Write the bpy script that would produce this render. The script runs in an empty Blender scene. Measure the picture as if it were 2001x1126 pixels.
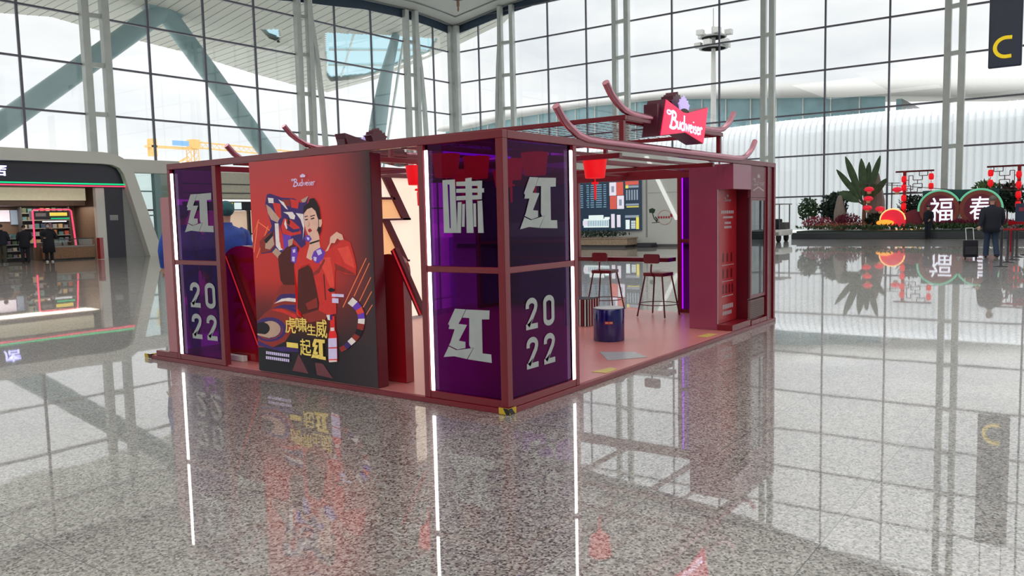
import bpy, bmesh, math, random
from mathutils import Vector, Matrix
random.seed(7)
SC = bpy.context.scene
COL = SC.collection
PI = math.pi

# ---------------------------------------------------------------- camera, sky, exposure
# World axes: the booth's near corner stands at the origin, X runs along its open side, Y along its poster side.
cam_d = bpy.data.cameras.new('camera')
cam = bpy.data.objects.new('camera', cam_d)
COL.objects.link(cam)
_R = Vector((0.5934, -0.8046, -0.02294)).normalized()
_F = Vector((0.8011, 0.5920, -0.08781)).normalized()
_U = _R.cross(_F).normalized()
_R = _F.cross(_U).normalized()
cam.matrix_world = Matrix(((_R.x, _U.x, -_F.x, -4.954), (_R.y, _U.y, -_F.y, -3.724), (_R.z, _U.z, -_F.z, 1.55), (0, 0, 0, 1)))
cam_d.sensor_width = 36.0
cam_d.lens = 1566.455 / 2001 * 36.0
cam_d.clip_end = 600
SC.camera = cam
vs = SC.view_settings
vs.view_transform = 'Standard'
vs.look = 'None'
vs.exposure = 0.0
vs.gamma = 1.0
vs.use_curve_mapping = False

world = bpy.data.worlds.new('overcast_sky')
SC.world = world
world.use_nodes = True
wt = world.node_tree
wt.nodes.clear()
w_out = wt.nodes.new('ShaderNodeOutputWorld')
w_bg = wt.nodes.new('ShaderNodeBackground')
w_tc = wt.nodes.new('ShaderNodeTexCoord')
w_map = wt.nodes.new('ShaderNodeMapping')
w_map.inputs['Scale'].default_value = (1, 1, 3.0)
w_no = wt.nodes.new('ShaderNodeTexNoise')
w_no.inputs['Scale'].default_value = 3.2
w_no.inputs['Detail'].default_value = 6
w_no.inputs['Roughness'].default_value = 0.55
w_rp = wt.nodes.new('ShaderNodeValToRGB')
w_rp.color_ramp.elements[0].position = 0.36
w_rp.color_ramp.elements[0].color = (0.80, 0.83, 0.86, 1)
w_rp.color_ramp.elements[1].position = 0.60
w_rp.color_ramp.elements[1].color = (1.0, 1.0, 0.995, 1)
w_bg.inputs['Strength'].default_value = 1.28
w_sep = wt.nodes.new('ShaderNodeSeparateXYZ')          # an overcast sky is brightest overhead
w_mr = wt.nodes.new('ShaderNodeMapRange')
w_mr.interpolation_type = 'SMOOTHSTEP'
w_mr.inputs['From Min'].default_value = 0.24
w_mr.inputs['From Max'].default_value = 0.8
w_mr.inputs['To Min'].default_value = 1.13
w_mr.inputs['To Max'].default_value = 2.9
wt.links.new(w_tc.outputs['Generated'], w_sep.inputs[0])
wt.links.new(w_sep.outputs[2], w_mr.inputs['Value'])
wt.links.new(w_mr.outputs[0], w_bg.inputs['Strength'])
for a, b in ((w_tc.outputs['Generated'], w_map.inputs['Vector']), (w_map.outputs[0], w_no.inputs['Vector']),
             (w_no.outputs['Fac'], w_rp.inputs[0]), (w_rp.outputs[0], w_bg.inputs['Color']), (w_bg.outputs[0], w_out.inputs['Surface'])):
    wt.links.new(a, b)

def area_light(name, loc, size, power, color=(1, 1, 1), target=None, size_y=None):
    d = bpy.data.lights.new(name, 'AREA')
    d.energy = power
    d.color = color
    d.size = size
    if size_y:
        d.shape = 'RECTANGLE'
        d.size_y = size_y
    o = bpy.data.objects.new(name, d)
    COL.objects.link(o)
    o.location = loc
    dirv = Vector(target if target else (loc[0], loc[1], 0)) - Vector(loc)
    o.rotation_euler = dirv.to_track_quat('-Z', 'Y').to_euler()
    return o

# large soft fill lights added to brighten the hall, booth, shop and pavilion
for lx, ly, lp in ((-16, -16, 1500), (-6, -20, 1500), (-20, -4, 1500), (-2, 4, 450), (7, -4, 350), (9, 9, 350), (15, -7, 900), (6, 16, 1400), (14, 5, 900)):
    area_light('hall_fill_light', (lx, ly, 14.6), 14.0, lp, (1.0, 0.97, 0.92))

# ---------------------------------------------------------------- materials
def mat(name, color, rough=0.5, metal=0.0, spec=0.5, emit=None, estr=0.0, vary=0.06, scale=8.0, coat=0.0, ior=1.5, bump=0.0):
    m = bpy.data.materials.new(name)
    m.use_nodes = True
    nt = m.node_tree
    b = nt.nodes['Principled BSDF']
    b.inputs['Roughness'].default_value = rough
    b.inputs['Metallic'].default_value = metal
    b.inputs['IOR'].default_value = ior
    b.inputs['Specular IOR Level'].default_value = spec
    b.inputs['Coat Weight'].default_value = coat
    b.inputs['Coat Roughness'].default_value = 0.05
    tc = nt.nodes.new('ShaderNodeTexCoord')
    no = nt.nodes.new('ShaderNodeTexNoise')
    no.inputs['Scale'].default_value = scale
    no.inputs['Detail'].default_value = 4
    nt.links.new(tc.outputs['Object'], no.inputs['Vector'])
    rp = nt.nodes.new('ShaderNodeValToRGB')
    rp.color_ramp.elements[0].position = 0.3
    rp.color_ramp.elements[1].position = 0.7
    rp.color_ramp.elements[0].color = tuple(c * (1 - vary) for c in color) + (1,)
    rp.color_ramp.elements[1].color = tuple(min(1, c * (1 + vary)) for c in color) + (1,)
    nt.links.new(no.outputs['Fac'], rp.inputs[0])
    nt.links.new(rp.outputs[0], b.inputs['Base Color'])
    if emit:
        b.inputs['Emission Color'].default_value = tuple(emit) + (1,)
        b.inputs['Emission Strength'].default_value = estr
    if bump:
        bp = nt.nodes.new('ShaderNodeBump')
        bp.inputs['Strength'].default_value = bump
        bp.inputs['Distance'].default_value = 0.01
        nt.links.new(no.outputs['Fac'], bp.inputs['Height'])
        nt.links.new(bp.outputs[0], b.inputs['Normal'])
    return m

def glass_mat(name, tint, rough=0.01, ior=1.5, refl=(1, 1, 1)):
    m = bpy.data.materials.new(name)
    m.use_nodes = True
    nt = m.node_tree
    nt.nodes.clear()
    out = nt.nodes.new('ShaderNodeOutputMaterial')
    mx = nt.nodes.new('ShaderNodeMixShader')
    fr = nt.nodes.new('ShaderNodeFresnel')
    fr.inputs['IOR'].default_value = ior
    tr = nt.nodes.new('ShaderNodeBsdfTransparent')
    tr.inputs['Color'].default_value = tuple(tint) + (1,)
    gl = nt.nodes.new('ShaderNodeBsdfGlossy')
    gl.inputs['Roughness'].default_value = rough
    gl.inputs['Color'].default_value = tuple(refl) + (1,)
    ge = nt.nodes.new('ShaderNodeNewGeometry')       # same reflection from either side of the sheet
    mr = nt.nodes.new('ShaderNodeMapRange')
    mr.inputs['To Min'].default_value = ior
    mr.inputs['To Max'].default_value = 1.0 / ior
    nt.links.new(ge.outputs['Backfacing'], mr.inputs['Value'])
    nt.links.new(mr.outputs[0], fr.inputs['IOR'])
    nt.links.new(fr.outputs[0], mx.inputs[0])
    nt.links.new(tr.outputs[0], mx.inputs[1])
    nt.links.new(gl.outputs[0], mx.inputs[2])
    nt.links.new(mx.outputs[0], out.inputs['Surface'])
    return m

def granite():
    m = bpy.data.materials.new('polished_granite')
    m.use_nodes = True
    nt = m.node_tree
    N, Lk = nt.nodes.new, nt.links.new
    b = nt.nodes['Principled BSDF']
    tc = N('ShaderNodeTexCoord')
    def math_(op, a, v=None, c=None):
        n = N('ShaderNodeMath')
        n.operation = op
        for i, x in enumerate((a, v, c)):
            if x is None:
                continue
            if isinstance(x, (int, float)):
                n.inputs[i].default_value = x
            else:
                Lk(x, n.inputs[i])
        return n.outputs[0]
    sep = N('ShaderNodeSeparateXYZ')
    Lk(tc.outputs['Object'], sep.inputs[0])
    # speckles: grains of three sizes
    def vor(scale):
        v = N('ShaderNodeTexVoronoi')
        v.inputs['Scale'].default_value = scale
        Lk(tc.outputs['Object'], v.inputs['Vector'])
        s = N('ShaderNodeSeparateColor')
        Lk(v.outputs['Color'], s.inputs[0])
        return s
    v1, v2 = vor(95.0), vor(48.0)
    r1 = N('ShaderNodeValToRGB')
    r1.color_ramp.interpolation = 'CONSTANT'
    e = r1.color_ramp.elements
    e[0].position = 0.0
    e[0].color = (0.05, 0.046, 0.042, 1)
    e[1].position = 0.20
    e[1].color = (0.27, 0.256, 0.245, 1)
    for p, c in ((0.45, (0.41, 0.39, 0.37, 1)), (0.72, (0.54, 0.53, 0.51, 1)), (0.9, (0.32, 0.285, 0.255, 1))):
        x = e.new(p)
        x.color = c
    Lk(v1.outputs[0], r1.inputs[0])
    r2 = N('ShaderNodeValToRGB')
    r2.color_ramp.interpolation = 'CONSTANT'
    e = r2.color_ramp.elements
    e[0].position = 0.0
    e[0].color = (0.66, 0.64, 0.62, 1)
    e[1].position = 0.18
    e[1].color = (1, 1, 1, 1)
    Lk(v2.outputs[1], r2.inputs[0])
    mul = N('ShaderNodeMixRGB')
    mul.blend_type = 'MULTIPLY'
    mul.inputs[0].default_value = 1
    Lk(r1.outputs[0], mul.inputs[1])
    Lk(r2.outputs[0], mul.inputs[2])
    # slab joints
    ux = math_('DIVIDE', math_('ADD', sep.outputs[0], 3.26), 1.04)
    uy = math_('DIVIDE', math_('ADD', sep.outputs[1], 2.71), 0.952)
    def joint(u, w):
        f = math_('ABSOLUTE', math_('SUBTRACT', math_('FRACT', math_('ADD', u, 0.5)), 0.5))
        return math_('LESS_THAN', f, w)
    j = math_('MAXIMUM', joint(ux, 0.0024), joint(uy, 0.0026))
    wn = N('ShaderNodeTexWhiteNoise')
    wn.noise_dimensions = '2D'
    cv = N('ShaderNodeCombineXYZ')
    Lk(math_('FLOOR', ux), cv.inputs[0])
    Lk(math_('FLOOR', uy), cv.inputs[1])
    Lk(cv.outputs[0], wn.inputs['Vector'])
    tone = math_('ADD', math_('MULTIPLY', wn.outputs['Value'], 0.16), 0.92)
    hsv = N('ShaderNodeHueSaturation')
    Lk(mul.outputs[0], hsv.inputs['Color'])
    Lk(tone, hsv.inputs['Value'])
    mj = N('ShaderNodeMixRGB')
    Lk(j, mj.inputs[0])
    Lk(hsv.outputs[0], mj.inputs[1])
    mj.inputs[2].default_value = (0.05, 0.047, 0.044, 1)
    Lk(mj.outputs[0], b.inputs['Base Color'])
    no = N('ShaderNodeTexNoise')
    no.inputs['Scale'].default_value = 1.3
    Lk(tc.outputs['Object'], no.inputs['Vector'])
    Lk(math_('ADD', math_('MULTIPLY', no.outputs['Fac'], 0.06), 0.30), b.inputs['Roughness'])
    bp = N('ShaderNodeBump')
    bp.inputs['Strength'].default_value = 0.02
    bp.inputs['Distance'].default_value = 0.02
    Lk(no.outputs['Fac'], bp.inputs['Height'])
    Lk(bp.outputs[0], b.inputs['Normal'])
    b.inputs['IOR'].default_value = 2.1
    b.inputs['Coat Weight'].default_value = 0.9      # the polish over the stone
    b.inputs['Coat IOR'].default_value = 2.25
    b.inputs['Coat Roughness'].default_value = 0.022
    Lk(bp.outputs[0], b.inputs['Coat Normal'])
    return m

M = {}
def MT(key, *a, **k):
    M[key] = mat(key, *a, **k)
MT('booth_red', (0.19, 0.009, 0.020), rough=0.24, spec=0.5, scale=3, ior=1.55)
MT('deck_red', (0.55, 0.185, 0.175), rough=0.30, spec=0.5, scale=2, ior=2.6)
MT('dark_red', (0.12, 0.004, 0.014), rough=0.25, spec=0.4, ior=1.45)
MT('gloss_red', (0.30, 0.006, 0.012), rough=0.12, spec=0.8)
MT('print_red', (0.42, 0.02, 0.03), rough=0.25)
MT('letter_grey', (0.43, 0.47, 0.47), rough=0.5)
MT('crack', (0.02, 0.01, 0.03), rough=0.6)
MT('led_white', (1, 1, 1), emit=(1, 1, 0.97), estr=4.0)
MT('led_purple', (0.4, 0.05, 1), emit=(0.30, 0.0, 0.85), estr=1.6)
MT('yellow', (0.62, 0.42, 0.03), rough=0.45)
MT('black', (0.012, 0.012, 0.014), rough=0.45)
MT('side_reflection_pink', (0.50, 0.20, 0.23), rough=0.3)  # red panel; its paler reflection is put into this colour
MT('pav_grey', (0.60, 0.62, 0.60), rough=0.5, vary=0.03, scale=1)
MT('gap_glow', (0.85, 0.87, 0.85), emit=(0.8, 0.85, 0.83), estr=0.45)
MT('near_black', (0.02, 0.02, 0.03), rough=0.3)
MT('white', (0.78, 0.78, 0.76), rough=0.45)
MT('panel_white', (0.66, 0.66, 0.62), rough=0.5, vary=0.03, scale=1)
MT('ceiling_white', (0.62, 0.63, 0.60), rough=0.7, vary=0.03, scale=0.5)
MT('grey', (0.28, 0.29, 0.29), rough=0.5)
MT('dark_grey', (0.09, 0.09, 0.095), rough=0.5)
MT('steel', (0.66, 0.70, 0.68), rough=0.42, metal=0.1, scale=2)
MT('mullion', (0.16, 0.16, 0.20), rough=0.4, metal=0.3)
MT('spandrel', (0.035, 0.06, 0.10), rough=0.25)
MT('teal_steel', (0.22, 0.34, 0.355), rough=0.45, scale=0.6)
MT('canopy_white', (0.56, 0.555, 0.50), rough=0.7, vary=0.03, scale=0.3, emit=None)
MT('concrete', (0.66, 0.66, 0.63), rough=0.9)
MT('annex_white', (0.70, 0.72, 0.74), rough=0.6, vary=0.03)
MT('rib_grey', (0.58, 0.60, 0.62), rough=0.6)
MT('fascia_beige', (0.50, 0.49, 0.465), rough=0.7)
MT('teal_glass', (0.20, 0.36, 0.40), rough=0.15, spec=0.8, vary=0.25, scale=0.3)
MT('crane_yellow', (0.80, 0.50, 0.16), rough=0.6)
MT('sign_blue', (0.018, 0.030, 0.065), rough=0.35)
MT('sign_yellow', (0.90, 0.66, 0.0), rough=0.4, emit=(0.9, 0.62, 0.0), estr=0.35)
MT('shop_dark', (0.022, 0.022, 0.036), rough=0.3)
MT('neon_green', (0, 0.5, 0.2), emit=(0.0, 0.62, 0.22), estr=1.2)
MT('neon_red', (0.6, 0.05, 0.1), emit=(1.0, 0.05, 0.14), estr=1.3)
MT('neon_blue', (0.4, 0.4, 1), emit=(0.5, 0.5, 1.0), estr=2.2)
MT('shop_cream', (0.70, 0.64, 0.48), rough=0.6, emit=(0.75, 0.68, 0.46), estr=0.35)
MT('shop_brown', (0.18, 0.12, 0.09), rough=0.5)
MT('wood', (0.24, 0.13, 0.07), rough=0.45, scale=14, vary=0.25)
MT('wood_light', (0.36, 0.27, 0.19), rough=0.5, scale=10, vary=0.2)
MT('leaf', (0.045, 0.10, 0.035), rough=0.5, vary=0.3, scale=3)
MT('leaf_dark', (0.018, 0.045, 0.028), rough=0.55, vary=0.35, scale=4)
MT('leaf_light', (0.11, 0.20, 0.06), rough=0.5, vary=0.3, scale=3)
MT('flower_red', (0.22, 0.02, 0.06), rough=0.6, vary=0.4, scale=20)
MT('flower_pink', (0.40, 0.07, 0.12), rough=0.6, vary=0.4, scale=20)
MT('flower_orange', (0.50, 0.17, 0.10), rough=0.6, vary=0.4, scale=20)
MT('stone', (0.34, 0.29, 0.26), rough=0.85, bump=0.3, scale=5)
MT('planter_grey', (0.05, 0.055, 0.065), rough=0.3)
MT('lantern_red', (0.65, 0.006, 0.012), rough=0.5, emit=(1.0, 0.004, 0.012), estr=0.55)
MT('lamp_red', (0.75, 0.02, 0.04), rough=0.5, emit=(1.0, 0.02, 0.06), estr=0.45)
MT('lamp_beige', (0.75, 0.55, 0.3), rough=0.6)
MT('glow_orange', (0.9, 0.4, 0.05), emit=(1.0, 0.38, 0.04), estr=0.9)
MT('glow_gold', (0.9, 0.6, 0.2), emit=(1.0, 0.62, 0.22), estr=1.0)
MT('glow_white', (0.9, 0.9, 1), emit=(0.82, 0.86, 1.0), estr=0.85)
MT('rim_green', (0.15, 0.55, 0.35), emit=(0.18, 0.7, 0.42), estr=0.45)
MT('board_red', (0.33, 0.07, 0.05), rough=0.6)
MT('board_dark', (0.22, 0.02, 0.05), rough=0.6)
MT('board_teal', (0.02, 0.09, 0.09), rough=0.6)
MT('navy_cloth', (0.008, 0.011, 0.022), rough=0.85)
MT('jeans', (0.022, 0.042, 0.085), rough=0.85)
MT('black_cloth', (0.007, 0.008, 0.016), rough=0.85)
MT('olive_cloth', (0.05, 0.045, 0.035), rough=0.85)
MT('gown_blue', (0.015, 0.06, 0.36), rough=0.55, vary=0.3, scale=9)
MT('cap_green', (0.02, 0.12, 0.14), rough=0.7, vary=0.25, scale=20)
MT('skin', (0.52, 0.31, 0.23), rough=0.5)
MT('hair', (0.012, 0.010, 0.010), rough=0.45)
MT('hair_grey', (0.13, 0.11, 0.10), rough=0.6)
MT('mask', (0.55, 0.68, 0.75), rough=0.7)
MT('drum_blue', (0.004, 0.004, 0.12), rough=0.16, spec=0.8)
MT('drum_top', (0.50, 0.52, 0.56), rough=0.3)
MT('stool_red', (0.16, 0.008, 0.018), rough=0.3)
MT('stool_leg', (0.13, 0.03, 0.03), rough=0.3, metal=0.4)
MT('fridge_red', (0.20, 0.05, 0.075), rough=0.35)
MT('fridge_grille', (0.25, 0.15, 0.15), rough=0.6)
MT('logo_pale', (0.48, 0.40, 0.44), rough=0.5)
MT('gold', (0.72, 0.53, 0.12), rough=0.35, metal=0.2)
MT('screen_navy', (0.012, 0.02, 0.035), rough=0.2, emit=(0.02, 0.045, 0.08), estr=0.6)
MT('screen_line', (0.2, 0.35, 0.5), rough=0.3, emit=(0.16, 0.28, 0.42), estr=0.5)
MT('screen_pale', (0.7, 0.8, 0.8), rough=0.3, emit=(0.70, 0.82, 0.82), estr=0.7)
MT('screen_red', (0.6, 0.1, 0.08), rough=0.3, emit=(0.62, 0.10, 0.07), estr=0.6)
MT('screen_white', (0.8, 0.75, 0.82), rough=0.3, emit=(0.62, 0.58, 0.72), estr=0.7)
MT('screen_yellow', (0.8, 0.7, 0.1), rough=0.3, emit=(0.8, 0.68, 0.1), estr=0.6)
MT('screen_grey', (0.25, 0.30, 0.36), rough=0.3, emit=(0.25, 0.31, 0.40), estr=0.6)
MT('peach_lit', (0.75, 0.55, 0.42), rough=0.6, emit=(0.85, 0.62, 0.45), estr=0.45)
MT('cream_wall', (0.60, 0.58, 0.47), rough=0.6)
MT('sign_red', (0.55, 0.01, 0.04), rough=0.4, emit=(0.85, 0.016, 0.095), estr=0.95)
MT('sign_letter', (1, 0.9, 1), rough=0.4, emit=(0.95, 0.72, 1.0), estr=1.1)
MT('sign_body', (0.09, 0.012, 0.03), rough=0.35)
MT('crown_lilac', (0.55, 0.45, 0.85), rough=0.4, emit=(0.52, 0.42, 0.85), estr=0.65)
MT('olive_grey', (0.07, 0.065, 0.055), rough=0.6)
MT('lit_cream', (0.85, 0.7, 0.55), rough=0.5, emit=(0.95, 0.80, 0.66), estr=0.75, vary=0.15, scale=2)
MT('lit_orange', (0.85, 0.45, 0.2), rough=0.5, emit=(0.95, 0.52, 0.25), estr=0.6)
MT('patch_grey', (0.40, 0.40, 0.43), rough=0.25)
MT('floor_yellow', (0.62, 0.50, 0.12), rough=0.3)
M['floor'] = granite()
M['window_glass'] = glass_mat('window_glass', (0.975, 0.985, 0.985))
M['clear_glass'] = glass_mat('clear_glass', (0.80, 0.88, 0.87))
M['fridge_glass'] = glass_mat('fridge_glass', (0.55, 0.62, 0.64), ior=2.4)
M['purple_acrylic'] = glass_mat('purple_acrylic', (0.36, 0.045, 0.43), ior=1.3, refl=(0.42, 0.32, 0.5))
M['skylight_glass'] = glass_mat('skylight_glass', (0.42, 0.72, 0.82))
# colours of the flat poster print
POST = dict(ray=(0.80, 0.20, 0.08), dred=(0.25, 0.028, 0.022), navy=(0.045, 0.022, 0.13), white=(0.72, 0.64, 0.62), red=(0.58, 0.035, 0.03),
            bred=(0.72, 0.07, 0.05), beige=(0.46, 0.30, 0.23), black=(0.012, 0.010, 0.014), mauve=(0.13, 0.04, 0.05), purple=(0.14, 0.05, 0.42),
            brown=(0.075, 0.012, 0.010), skin=(0.70, 0.42, 0.33), shade=(0.50, 0.25, 0.19), hair=(0.02, 0.010, 0.012), lip=(0.42, 0.02, 0.03),
            gold=(0.78, 0.58, 0.14), lilac=(0.60, 0.52, 0.76), bottle=(0.72, 0.03, 0.03))
for k, c in POST.items():
    M['p_' + k] = mat('print_' + k, c, rough=0.35, spec=0.2, emit=c, estr=0.30, vary=0.10, scale=14)
def poster_ground():
    m = mat('poster_ground', (0.5, 0.04, 0.04), rough=0.35, spec=0.2)
    nt = m.node_tree
    b = nt.nodes['Principled BSDF']
    tc = nt.nodes.new('ShaderNodeTexCoord')
    sp = nt.nodes.new('ShaderNodeSeparateXYZ')
    nt.links.new(tc.outputs['Generated'], sp.inputs[0])
    r = nt.nodes.new('ShaderNodeValToRGB')           # the print: black at the foot, red in the middle
    e = r.color_ramp.elements
    e[0].position, e[0].color = 0.0, (0.012, 0.013, 0.018, 1)
    e[1].position, e[1].color = 1.0, (0.40, 0.055, 0.060, 1)
    for p, c in ((0.17, (0.014, 0.012, 0.015, 1)), (0.33, (0.16, 0.02, 0.02, 1)), (0.45, (0.50, 0.035, 0.028, 1)), (0.72, (0.56, 0.04, 0.035, 1))):
        e.new(p).color = c
    nt.links.new(sp.outputs[2], r.inputs[0])
    # dark upper right and right edge of the print
    r2 = nt.nodes.new('ShaderNodeValToRGB')
    e = r2.color_ramp.elements
    e[0].position, e[0].color = 0.0, (0, 0, 0, 1)
    e[1].position, e[1].color = 0.38, (1, 1, 1, 1)
    nt.links.new(sp.outputs[1], r2.inputs[0])
    mx = nt.nodes.new('ShaderNodeMixRGB')
    nt.links.new(r2.outputs[0], mx.inputs[0])
    mx.inputs[1].default_value = (0.040, 0.028, 0.032, 1)
    nt.links.new(r.outputs[0], mx.inputs[2])
    nt.links.new(mx.outputs[0], b.inputs['Base Color'])
    nt.links.new(mx.outputs[0], b.inputs['Emission Color'])
    b.inputs['Emission Strength'].default_value = 0.30
    return m
M['poster_ground'] = poster_ground()

# ---------------------------------------------------------------- mesh helpers
ORG = {}
def tag(o, label=None, cat=None, group=None, kind=None):
    for k, v in (('label', label), ('category', cat), ('group', group), ('kind', kind)):
        if v:
            o[k] = v
    return o
def thing(name, label, cat, loc=(0, 0, 0), group=None, rz=0.0):
    o = bpy.data.objects.new(name, None)
    COL.objects.link(o)
    o.empty_display_size = 0.1
    o.location = loc
    o.rotation_euler = (0, 0, rz)
    ORG[o.name] = Vector(loc)
    return tag(o, label, cat, group)
def copy_tree(o, parent=None):
    c = o.copy()
    COL.objects.link(c)
    if parent is not None:
        c.parent = parent
    for ch in list(o.children):
        copy_tree(ch, c)
    return c
class MB:
    def __init__(s):
        s.v, s.f, s.mi, s.sm = [], [], [], []
    def add(s, vs_, fs, m=0, smooth=False):
        n = len(s.v)
        s.v += [Vector(p) for p in vs_]
        for f in fs:
            s.f.append(tuple(i + n for i in f))
            s.mi.append(m)
            s.sm.append(smooth)
        return s
    def box(s, x0, x1, y0, y1, z0, z1, m=0):
        x0, x1 = sorted((x0, x1)); y0, y1 = sorted((y0, y1)); z0, z1 = sorted((z0, z1))
        return s.add([(x0, y0, z0), (x1, y0, z0), (x1, y1, z0), (x0, y1, z0), (x0, y0, z1), (x1, y0, z1), (x1, y1, z1), (x0, y1, z1)],
                     [(0, 3, 2, 1), (4, 5, 6, 7), (0, 1, 5, 4), (1, 2, 6, 5), (2, 3, 7, 6), (3, 0, 4, 7)], m)
    def bar(s, a, b, w, h, m=0, up=(0, 0, 1)):
        a, b = Vector(a), Vector(b)
        d = (b - a).normalized()
        u = Vector(up)
        if abs(d.dot(u)) > 0.98:
            u = Vector((1, 0, 0))
        r = d.cross(u).normalized()
        u = r.cross(d).normalized()
        vs_ = [p + r * (sx * w / 2) + u * (sy * h / 2) for p in (a, b) for sx, sy in ((-1, -1), (1, -1), (1, 1), (-1, 1))]
        return s.add(vs_, [(0, 1, 2, 3), (7, 6, 5, 4), (0, 4, 5, 1), (1, 5, 6, 2), (2, 6, 7, 3), (3, 7, 4, 0)], m)
    def tube(s, pts, r, n=10, m=0, smooth=True):
        pts = [Vector(p) for p in pts]
        rs = r if isinstance(r, (list, tuple)) else [r] * len(pts)
        vs_, fs = [], []
        up = Vector((0, 0, 1))
        t0 = (pts[1] - pts[0]).normalized()
        if abs(t0.dot(up)) > 0.9:
            up = Vector((1, 0, 0))
        for i, p in enumerate(pts):
            t = ((pts[i + 1] if i < len(pts) - 1 else pts[i]) - (pts[i - 1] if i else pts[i])).normalized()
            a = t.cross(up).normalized()
            up = a.cross(t).normalized()
            for k in range(n):
                th = 2 * PI * k / n
                vs_.append(p + (a * math.cos(th) + up * math.sin(th)) * rs[i])
        for i in range(len(pts) - 1):
            for k in range(n):
                fs.append((i * n + k, i * n + (k + 1) % n, (i + 1) * n + (k + 1) % n, (i + 1) * n + k))
        s.add(vs_, fs, m, smooth)
        s.add(vs_[:n], [tuple(range(n - 1, -1, -1))], m)
        s.add(vs_[-n:], [tuple(range(n))], m)
        return s
    def lathe(s, prof, c=(0, 0, 0), n=24, m=0, smooth=True):
        c = Vector(c)
        vs_, fs = [], []
        for r, z in prof:
            for k in range(n):
                th = 2 * PI * k / n
                vs_.append(c + Vector((r * math.cos(th), r * math.sin(th), z)))
        for i in range(len(prof) - 1):
            for k in range(n):
                fs.append((i * n + k, i * n + (k + 1) % n, (i + 1) * n + (k + 1) % n, (i + 1) * n + k))
        s.add(vs_, fs, m, smooth)
        s.add(vs_[:n], [tuple(range(n - 1, -1, -1))], m)
        s.add(vs_[-n:], [tuple(range(n))], m)
        return s
    def ell(s, c, r, n=14, k=8, m=0):
        c = Vector(c)
        vs_, fs = [], []
        for i in range(k + 1):
            ph = PI * i / k
            for j in range(n):
                th = 2 * PI * j / n
                vs_.append(c + Vector((r[0] * math.sin(ph) * math.cos(th), r[1] * math.sin(ph) * math.sin(th), r[2] * math.cos(ph))))
        for i in range(k):
            for j in range(n):
                fs.append((i * n + j, (i + 1) * n + j, (i + 1) * n + (j + 1) % n, i * n + (j + 1) % n))
        return s.add(vs_, fs, m, True)
    def flat(s, pts, fmap, m=0):
        return s.add([fmap(a, b) for a, b in pts], [tuple(range(len(pts)))], m)
    def prism(s, pts, fmap, d0, d1, m=0, ms=None):
        """outline pts in a plane, mapped by fmap(a, b, depth), from depth d0 to d1"""
        n = len(pts)
        vs_ = [fmap(a, b, d0) for a, b in pts] + [fmap(a, b, d1) for a, b in pts]
        s.add(vs_, [tuple(range(n)), tuple(range(2 * n - 1, n - 1, -1))], m)
        return s.add(vs_, [(i, i + n, (i + 1) % n + n, (i + 1) % n) for i in range(n)], m if ms is None else ms)
    def build(s, name, mats, parent=None, at=None, bev=0.0, local=False):
        if isinstance(mats, str) or not isinstance(mats, (list, tuple)):
            mats = [mats]
        mats = [M[x] if isinstance(x, str) else x for x in mats]
        if parent is not None:
            root = parent
            while root.parent is not None:
                root = root.parent
            org = ORG.get(root.name, Vector((0, 0, 0)))
        else:
            if at is None:
                xs = [p.x for p in s.v]; ys = [p.y for p in s.v]
                at = ((min(xs) + max(xs)) / 2, (min(ys) + max(ys)) / 2, min(p.z for p in s.v))
            org = Vector(at)
        if local:
            org = Vector((0, 0, 0))
        me = bpy.data.meshes.new(name)
        me.from_pydata([tuple(p - org) for p in s.v], [], s.f)
        for x in mats:
            me.materials.append(x)
        me.polygons.foreach_set('material_index', s.mi)
        me.polygons.foreach_set('use_smooth', s.sm)
        bm = bmesh.new()
        bm.from_mesh(me)
        if name in ('glass_front', 'roof_edge', 'shell'):
            bmesh.ops.remove_doubles(bm, verts=bm.verts, dist=1e-4)
        bmesh.ops.recalc_face_normals(bm, faces=bm.faces)
        bm.to_mesh(me)
        bm.free()
        me.update()
        o = bpy.data.objects.new(name, me)
        COL.objects.link(o)
        if parent is not None:
            o.parent = parent
        else:
            o.location = org if not local else at
            ORG[o.name] = Vector(org)
        if bev:
            b = o.modifiers.new('bevel', 'BEVEL')
            b.width = bev
            b.segments = 2
            b.limit_method = 'ANGLE'
        return o
def struct(o):
    o['kind'] = 'structure'
    return o

# planes: (a, b, depth) -> world
def PX(x):      # plane of constant X that is looked at from -X: a runs towards -Y (to the right in the picture)
    return lambda a, b, d=0.0: Vector((x + d, -a, b))
def PY(y):      # plane of constant Y looked at from -Y: a runs along +X
    return lambda a, b, d=0.0: Vector((a, y + d, b))

_font_cache = {}
def text_shape(txt, bold=0.0):
    key = (txt, bold)
    if key not in _font_cache:
        cu = bpy.data.curves.new('txt', 'FONT')
        cu.body = txt
        cu.size = 1.0
        cu.offset = bold
        cu.resolution_u = 3
        o = bpy.data.objects.new('txt', cu)
        COL.objects.link(o)
        dg = bpy.context.evaluated_depsgraph_get()
        me = o.evaluated_get(dg).to_mesh()
        vs_ = [(p.co.x, p.co.y) for p in me.vertices]
        fs = [tuple(p.vertices) for p in me.polygons]
        bpy.data.objects.remove(o)
        bpy.data.curves.remove(cu)
        x0 = min(p[0] for p in vs_); x1 = max(p[0] for p in vs_); y0 = min(p[1] for p in vs_); y1 = max(p[1] for p in vs_)
        _font_cache[key] = ([((a - x0) / (x1 - x0), (b - y0) / (y1 - y0)) for a, b in vs_], fs)
    return _font_cache[key]
def put_text(mb, txt, fmap, a0, b0, a1, b1, d=0.0, m=0, bold=0.0, skew=0.0, rise=0.0):
    """text stretched into the box a0..a1, b0..b1 of a plane"""
    vs_, fs = text_shape(txt, bold)
    mb.add([fmap(a0 + (a1 - a0) * x + skew * y, b0 + (b1 - b0) * y + rise * x, d) for x, y in vs_], fs, m)
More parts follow.
